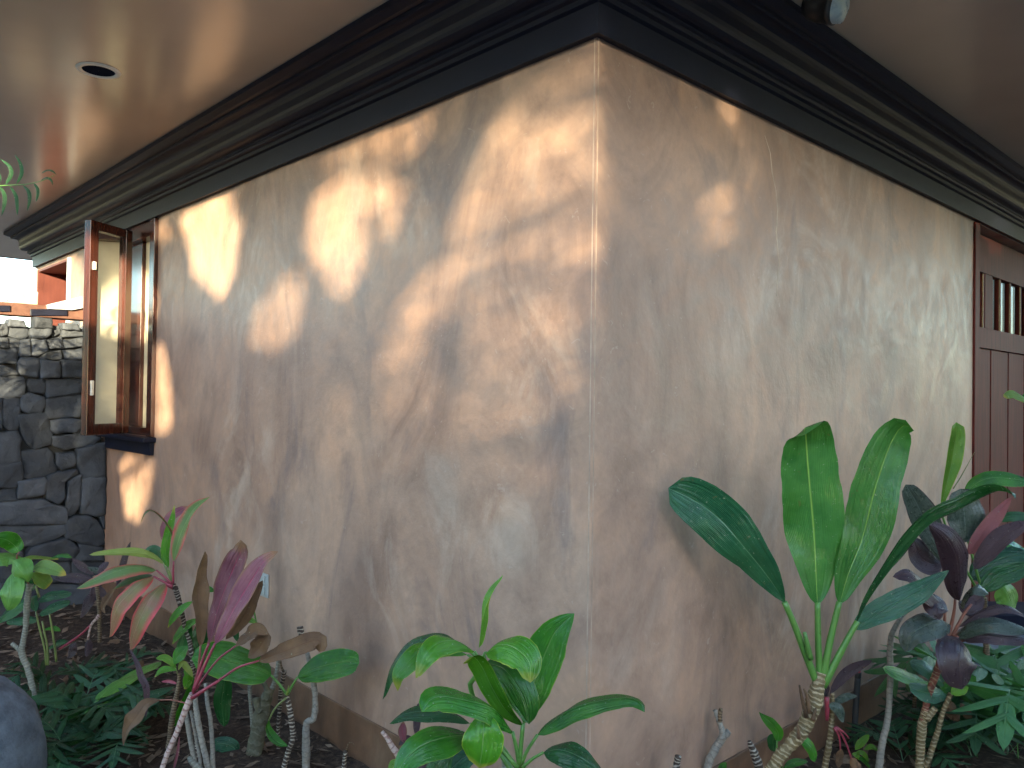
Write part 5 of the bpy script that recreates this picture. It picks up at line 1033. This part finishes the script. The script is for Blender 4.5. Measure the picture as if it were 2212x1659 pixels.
# ------------------------------------------------------------------ leaf litter on the soil
V, UV, F = [], [], []
rnd = random.Random(9)
for k in range(9000):
    y = rnd.uniform(2.3, 6.2); x = rnd.uniform(-3.6, 3.4)
    if abs(x) > 0.75 * y: continue
    pz = Vector((x, y, 0)) - CORNER
    if pz.dot(NL) < 0.02 and pz.dot(NR) < 0.02: continue
    l_ = rnd.choice((.012, .018, .025, .035, .05)) * rnd.uniform(.7, 1.3); w_ = l_ * rnd.uniform(.15, .4); a_ = rnd.uniform(0, 6.28); t_ = rnd.uniform(-.5, .5)
    d = Vector((math.cos(a_), math.sin(a_), t_ * .5)); s_ = Vector((-math.sin(a_), math.cos(a_), rnd.uniform(-.6, .6)))
    c = Vector((x, y, ground_h(x, y) + .006 + l_ * .15)); b_ = len(V)
    V += [c - d * l_, c - s_ * w_, c + d * l_, c + s_ * w_]; uu = rnd.random(); UV += [(.5, 0), (0, .5), (.5, 1), (1, .5)]
    F += [(b_, b_ + 1, b_ + 2), (b_, b_ + 2, b_ + 3)]
lit = mesh('leaf_litter', V, F, M['litter'], None, UV); lit['kind'] = 'stuff'; tag(lit, 'dry brown leaf litter and chips scattered over the dark soil', 'leaf litter')
# fallen dry leaves one can pick out
for i, (x, y, w_, lab) in enumerate(((560, 1610, 14, 'curled tan dry leaf on the soil right of the mossy trunk'), (300, 1440, 22, 'crumpled pale dry leaf on the soil behind the large fallen leaf'), (150, 1420, 20, 'brown dry leaf on the soil right of the forked stem'), (245, 1395, 20, 'rust brown dry leaf lying under the pink leaf tips'), (2070, 1540, 24, 'orange brown dry leaf between the ferns at right'), (165, 1465, 18, 'pale torn dry leaf among the left ferns'), (115, 1645, 20, 'pale curled dry leaf at the bottom beside the boulder'))):
    d = ray(x, y); Yg = (-CZ / d.z) * d.y - .05; a_ = i * 1.3
    p = thing('dry_leaf', lab, 'dry leaf', at(x, y, Yg), 'dry leaves fallen on the soil')
    leaf(p, [(x - math.cos(a_) * w_, y - 4 - abs(math.sin(a_)) * 5), (x, y - 8), (x + math.cos(a_) * w_, y - 2 + math.sin(a_) * 6)], w_ * .9, 'dry', Yg, n=(.2, -.6, .9), roll=(0, 30), fold=20, ripple=.3, nv=10, nu=4)

# ------------------------------------------------------------------ palm at the left, one frond hanging into view
Y = 3.0
pt = thing('palm_tree', 'feathery green palm frond hanging in from the left under the soffit', 'palm', (-2.62, 2.85, 0))
tube3(pt, [Vector((-2.62, 2.85, -0.05)), Vector((-2.64, 2.86, 0.8)), Vector((-2.60, 2.86, 1.6)), Vector((-2.58, 2.87, 2.0))], [0.055, 0.045, 0.04, 0.03], 'stem_grey', 'trunk', rings=.1, period=.05)
def zf(x, y, *r): return (x * .3906, y * .3906, *r)
fr0 = tube(pt, [(-330, 620), (-200, 470, -.02), (-70, 412), (-10, 402), (58, 398), (98, 388), (118, 378)], [4, 3.4, 2.6, 2.0, 1.4, 1.0, .6], 'petiole', Y, 'frond', seg=6)
for q, w_ in (([zf(30, 1022), zf(62, 965), zf(50, 920), zf(0, 878)], 9), ([zf(90, 1020), zf(120, 960), zf(112, 905), zf(80, 852)], 8), ([zf(0, 1030), zf(26, 1085), zf(22, 1140), zf(8, 1195)], 9), ([zf(55, 1030), zf(88, 1085), zf(95, 1140), zf(95, 1192)], 8),
             ([zf(125, 1022), zf(158, 1060), zf(163, 1110), zf(150, 1168)], 8), ([zf(185, 1012), zf(208, 1045), zf(208, 1080), zf(198, 1118)], 7), ([zf(225, 1000), zf(258, 985), zf(285, 1000), zf(290, 1025)], 6), ([zf(228, 960), zf(262, 944), zf(290, 948), zf(312, 968)], 6),
             ([zf(-40, 1035), zf(-15, 1090), zf(-25, 1180)], 9), ([zf(-30, 1030), zf(-5, 985), zf(-30, 920)], 9), ([zf(-120, 1050), zf(-90, 1120), zf(-90, 1220)], 10), ([zf(-120, 1045), zf(-100, 960), zf(-130, 880)], 10), ([zf(-200, 1065), zf(-170, 1140), zf(-180, 1250)], 10), ([zf(-200, 1060), zf(-190, 960), zf(-230, 880)], 10)):
    leaf(fr0, q, w_, 'palmleaf', Y, n=(.2, -.8, .5), fold=24, nv=10, nu=4, name='leaflet', a=.6, b=.8)

# ------------------------------------------------------------------ added unseen leaf screens; gaps cut so the low sun draws the patches
def z7(x, y): return (328.3 + .3125 * x, 259.2 + .3125 * y)
def z8b(x, y): return (864 + x * .4166, 172.8 + y * .4166)
LIT = [  # (openness, pixel outline of the lit patch on the house)
 (1.0, [z7(*q) for q in ((190, 650), (525, 480), (572, 680), (580, 850), (556, 1080), (492, 1258), (380, 1155), (274, 1042), (246, 800))]),
 (0.40, [z7(*q) for q in ((1120, 270), (1850, -20), (1880, 120), (1800, 210), (1700, 260), (1500, 250), (1250, 290))]),
 (0.18, [z7(*q) for q in ((1250, 300), (1500, 260), (1700, 270), (1690, 330), (1560, 385), (1400, 392), (1240, 440), (1180, 400))]),
 (0.66, [z7(*q) for q in ((1080, 600), (1200, 470), (1400, 400), (1560, 390), (1740, 540), (1700, 700), (1600, 870), (1320, 1235), (1180, 1010), (1085, 850))]),
 (0.42, [z7(*q) for q in ((945, 1025), (1025, 1150), (1005, 1400), (940, 1550), (780, 1540), (680, 1490), (740, 1330), (860, 1170))]),
 (0.22, [(1150, 160), (1289, 80), (1286, 235), (1190, 260), (1105, 240)]),
 (0.46, [(1105, 240), (1190, 260), (1286, 235), (1284, 400), (1000, 470), (1005, 440), (1040, 350), (1075, 285)]),
 (0.38, [(1000, 470), (1284, 400), (1282, 560), (985, 620), (990, 520)]),
 (0.29, [(985, 620), (1282, 560), (1281, 720), (985, 740)]),
 (0.20, [(985, 740), (1281, 718), (1280, 852), (985, 852)]),
 (0.16, [(970, 850), (1280, 850), (1279, 952), (960, 952)]),
 (0.10, [(955, 950), (1279, 950), (1278, 1052), (960, 1052)]),
 (0.06, [(960, 1050), (1278, 1050), (1276, 1150), (1000, 1150)]),
 (0.42, [(952, 568), (966, 600), (966, 692), (840, 712), (900, 625)]),
 (0.28, [(840, 710), (966, 690), (966, 792), (760, 802)]),
 (0.17, [(760, 800), (966, 790), (972, 882), (850, 902), (705, 902), (720, 850)]),
 (0.10, [(705, 900), (850, 900), (972, 880), (962, 962), (850, 972), (690, 972)]),
 (0.07, [(690, 970), (850, 970), (962, 960), (962, 1060), (800, 1080), (690, 1050)]),
 (0.14, [(1290, 110), (1332, 160), (1345, 300), (1338, 500), (1300, 540), (1290, 540)]),
 (0.09, [(1292, 590), (1330, 560), (1335, 620), (1295, 680)]),
 (0.05, [(1550, 250), (1600, 245), (1650, 275), (1640, 288), (1565, 275)]),
 (0.02, [(1595, 385), (1640, 345), (1644, 368), (1618, 398)]),
 (0.05, [(1500, 480), (1600, 420), (1610, 450), (1520, 520)]),
 (0.95, [(338, 700), (358, 780), (372, 900), (368, 930), (338, 940)]),
 (0.6, [(340, 480), (362, 500), (368, 520), (340, 516)]),
 (0.75, [(258, 980), (332, 1002), (326, 1060), (302, 1125), (270, 1112)]),
 (0.10, [(420, 790), (455, 800), (457, 870), (430, 882)]),
 (0.09, [(560, 960), (615, 945), (602, 1080), (572, 1140), (555, 1130)]),
 (1.0, [(180, 575), (300, 575), (338, 640), (338, 690), (300, 735), (180, 755)]),
 (0.30, [(185, 770), (335, 740), (335, 930), (185, 930)]),
 (0.85, [(-40, 560), (180, 560), (180, 700), (-40, 700)]),
 (0.9, [(-40, 700), (190, 698), (190, 765), (120, 785), (60, 762), (-40, 768)]),
 (0.6, [(-40, 785), (40, 795), (62, 812), (60, 852), (-40, 842)]),
 (0.12, [(60, 870), (190, 860), (180, 1010), (70, 1005)]),
]
LITN = [(t, np.array(q).mean(0) + (np.array(q) - np.array(q).mean(0)) * (0.95 if t > .5 else 1.0)) for t, q in LIT]
def inside(px, py, poly):
    x, y = poly[:, 0], poly[:, 1]; x2, y2 = np.roll(x, -1), np.roll(y, -1)
    PX, PY = px[:, None], py[:, None]
    c = ((y > PY) != (y2 > PY)) & (PX < (x2 - x) * (PY - y) / (y2 - y + 1e-12) + x)
    return c.sum(1) % 2 == 1
S_ = np.array(TOSUN); c_ = np.array(CORNER); l_ = np.array(L2); r_ = np.array(R2); nl_, nr_ = np.array(NL), np.array(NR); sp_ = np.array(SP0)
def land(P):
    """where the sunlight through the points P (n,3) lands: pixel position in the photograph's frame, or far off"""
    best = np.full(len(P), 1e9); out = np.zeros((len(P), 3))
    for p0, n, ax, lo, hi in ((c_, nl_, l_, 0, 6.4), (c_, nr_, r_, 0, 7.0), (sp_, np.array(SN), nl_, 0, 3)):
        k = ((P - p0) @ n) / (S_ @ n); H = P - S_ * k[:, None]; t = (H - p0) @ ax
        if p0 is sp_: ok = (k > 0) & (t > lo) & (t < hi) & (H[:, 2] < ZTOP + .35)
        else: ok = (k > 0) & (t > lo) & (t < hi)
        ok &= k < best; best[ok] = k[ok]; out[ok] = H[ok]
    x, y, z = out[:, 0], np.where(best < 1e8, out[:, 1], 1.0), out[:, 2] - CZ
    yy = y * cp + z * sp; zz_ = -y * sp + z * cp; u, v = x / yy * FPX, -zz_ / yy * FPX
    px = W0 / 2 + u * cr - v * sr; py = H0 / 2 + u * sr + v * cr
    return np.where(best < 1e8, px, -9e5), py
def quads(n, x0, x1, y0, y1, z0, z1, l0, l1, asp, g):
    c = np.stack([g.uniform(x0, x1, n), g.uniform(y0, y1, n), g.uniform(z0, z1, n)], 1); L = g.uniform(l0, l1, n)[:, None]
    a = g.uniform(0, 2 * np.pi, n); tl_ = g.uniform(-.7, .7, n); t2 = g.uniform(-.6, .6, n)
    d = np.stack([np.cos(a), tl_, np.sin(a)], 1); d /= np.linalg.norm(d, axis=1)[:, None]
    s = np.stack([-np.sin(a), t2, np.cos(a)], 1); s /= np.linalg.norm(s, axis=1)[:, None]
    w = L * asp
    return np.stack([c - d * L * .5, c - s * w * .5 + d * L * .05, c + d * L * .5, c + s * w * .5 + d * L * .05], 1)
def screen_leaves(x0, x1, yc, zt, seed, parent, dens=1.0):
    g = np.random.default_rng(seed); area = (x1 - x0) * zt; keep = []
    for l0, l1, asp, cov, th_ in ((.22, .34, .5, 2.6, .5), (.10, .16, .55, 2.4, .35), (.05, .08, .6, 1.2, .2)):
        n = int(area * cov * dens / (0.5 * ((l0 + l1) / 2) ** 2 * asp * .75))
        Q = quads(n, x0, x1, yc - th_, yc + th_, 0.05, zt, l0, l1, asp, g)
        bad = np.zeros(n, bool)
        for k in range(4):
            for s in (0.0, 0.5):
                P = Q[:, k] * (1 - s) + Q[:, (k + 1) % 4] * s; px, py = land(P)
                for t, poly in LITN:
                    if t > .3 or (poly[:, 0].min() > 1480): bad |= inside(px, py, poly)
        px, py = land(Q.mean(1))
        for t, poly in LITN: bad |= inside(px, py, poly)
        # ragged top line
        top = zt - 0.5 * (0.5 + 0.5 * np.sin(Q[:, 0, 0] * 2.1 + seed)) * g.uniform(0, 1, n)
        keep.append(Q[(~bad) & (Q[:, :, 2].max(1) < top)])
    # fine leaflets scattered in the gaps dim each sun patch to its openness
    d = 0.017; gx, gz = np.meshgrid(np.arange(x0, x1, d), np.arange(0.05, zt, d)); n = gx.size
    for layer in range(4 if seed < 4 else 0):
        c = np.stack([gx.ravel() + g.uniform(-.4, .4, n) * d + layer * d * .25, yc + g.uniform(-.25, .25, n), gz.ravel() + g.uniform(-.4, .4, n) * d], 1)
        px, py = land(c); pr = np.zeros(n)
        for t, poly in LITN:
            if t < .8: m = inside(px, py, poly.mean(0) + (poly - poly.mean(0)) * 1.12); pr[m] = -math.log(max(t, .01)) / 4 / .70 * .6
        for t, poly in LITN:
            m = inside(px, py, poly); pr[m] = -math.log(max(t, .01)) / 4 / .70
        sel = g.uniform(0, 1, n) < pr; c = c[sel]; k = len(c); an = g.uniform(0, 2 * np.pi, k)
        dv = np.stack([np.cos(an), g.uniform(-.3, .3, k), np.sin(an)], 1) * .017; sv = np.stack([-np.sin(an), g.uniform(-.3, .3, k), np.cos(an)], 1) * .0075
        keep.append(np.stack([c - dv, c - sv, c + dv, c + sv], 1))
    Q = np.concatenate(keep); nq = len(Q)
    me = bpy.data.meshes.new('screen_leaves'); me.vertices.add(nq * 4); me.vertices.foreach_set('co', Q.reshape(-1).astype(np.float32))
    me.loops.add(nq * 4); me.loops.foreach_set('vertex_index', np.arange(nq * 4, dtype=np.int32))
    me.polygons.add(nq); me.polygons.foreach_set('loop_start', np.arange(nq, dtype=np.int32) * 4); me.polygons.foreach_set('loop_total', np.full(nq, 4, np.int32))
    uvl = me.uv_layers.new(name='UVMap'); uvl.data.foreach_set('uv', np.tile(np.array([.5, 0, 0, .5, .5, 1, 1, .5], np.float32), nq))
    me.materials.append(M['leaf_screen']); me.update(calc_edges=True); me.validate()
    o = link(bpy.data.objects.new('screen_leaves', me), parent); o['kind'] = 'stuff'
    return o
SCREENS = [('tall added leaf screen at the far right that blocks sky light', 5.6, 9.6, 1.6, 5.2, 6), ('added leaf screen far to the left that blocks sky light', -9.0, -4.7, 0.6, 4.0, 5), ('added leaf screen on the right side that blocks sky light', 4.2, 8.6, -1.0, 5.4, 4), ('added leaf screen behind the viewer on the left, gaps cut for sun patches', -3.9, -0.35, -3.2, 3.95, 1), ('added leaf screen behind the viewer in the middle, gaps cut for sun patches', -0.5, 2.6, -7.0, 4.3, 2), ('added leaf screen behind the viewer on the right, gaps cut for sun patches', 2.4, 7.4, -7.6, 4.5, 3)]
def on_screen(px, py, wall, Yt):
    p = hit_plane(px, py, CORNER, NL if wall == 'L' else NR); k = (Yt - p.y) / TOSUN.y; return p + TOSUN * k
for lab, x0, x1, yc, zt, sd_ in SCREENS:
    xm = (x0 + x1) / 2
    t = thing('shade_screen', lab, 'leaf_screen', (xm, yc - .6, 0), 'unseen added light blockers')
    tube3(t, [Vector((xm, yc - .6, -.1)), Vector((xm + .05, yc - .6, 1.2)), Vector((xm - .05, yc - .5, 2.2)), Vector((xm, yc - .4, zt - .6))], [.16, .12, .09, .04], 'stem_grey', 'trunk', knob=.1, seg=12)
    for k in range(6):
        z0 = .8 + .35 * k; sg = 1 if k % 2 else -1
        tube3(t, [Vector((xm, yc - .55, z0)), Vector((xm + sg * (x1 - x0) * .2, yc - .5, z0 + .25)), Vector((xm + sg * (x1 - x0) * .42, yc - .45, min(z0 + .5, zt - .3)))], [.05, .035, .015], 'stem_grey', 'limb', seg=8)
    screen_leaves(x0, x1, yc, zt, sd_, t, 1.0 if sd_ > 3 else 1.35)
    if sd_ == 2:
        for q in (((989, 548), (1070, 508), (1156, 460), (1281, 389)), ((1060, 540), (1120, 508), (1197, 473), (1281, 439)), ((1180, 545), (1230, 518), (1281, 483)), ((975, 655), (1030, 608), (1093, 589), (1160, 595), (1231, 614))):
            tube3(t, [on_screen(x, y, 'L', yc - .1) for x, y in q], [.018, .016, .012], 'stem_grey', 'twig', seg=6)  # added rods that cast the stripes across the corner sun patch

# more fronds of the palm at the left, out of the frame; the sun falls through them onto the stones and the sash
def palm_frond(az, elev, ln, droop, n, seed, base=Vector((-2.6, 2.87, 1.95)), ll=.30):
    rnd = random.Random(seed); d0 = Vector((math.cos(az) * math.cos(elev), math.sin(az) * math.cos(elev), math.sin(elev)))
    def C(s): return base + d0 * (ln * s) - UP * (droop * s * s)
    o = tube3(pt, [C(0), C(.33), C(.66), C(1)], [.010, .008, .005, .002], 'petiole', 'frond', seg=6)
    for k in range(n):
        s = .2 + .78 * k / n; T = (C(s + .01) - C(s)).normalized(); S = T.cross(UP).normalized()
        for sg in (-1, 1):
            dd = (S * sg + T * .55 + UP * rnd.uniform(-.35, .1)).normalized(); l2 = ll * math.sin(math.pi * (.25 + .7 * s)) * rnd.uniform(.85, 1.1); w = .017
            V, UV, F = [], [], []
            for q in range(6):
                v = q / 5; c = C(s) + dd * (l2 * v) - UP * (.25 * l2 * v * v); ww = w * (1 - v) ** .6 * (.4 + .6 * min(v * 4, 1)); W_ = T
                V += [c - W_ * ww, c - UP * ww * .4, c + W_ * ww]; UV += [(0, v), (.5, v), (1, v)]
            for q in range(5): F += [(q * 3, q * 3 + 1, q * 3 + 4, q * 3 + 3), (q * 3 + 1, q * 3 + 2, q * 3 + 5, q * 3 + 4)]
            mesh('leaflet', V, F, M['palmleaf'], o, UV, True)
for i, (az, el, ln, dr_) in enumerate(((2.9, .35, .95, .45), (3.5, .1, .9, .35), (2.4, .5, .8, .4), (4.2, .5, .9, .5), (5.0, .7, .7, .4), (1.55, .15, .45, .25), (3.1, -.25, .8, .25), (.1, .75, .5, .25), (-.35, .2, .55, .3), (.35, -.2, .5, .25), (2.0, -.3, .55, .15))):
    palm_frond(az, el, ln, dr_, 12, 70 + i)

palm_frond(1.86, .62, 1.15, .80, 11, 90, ll=.30)
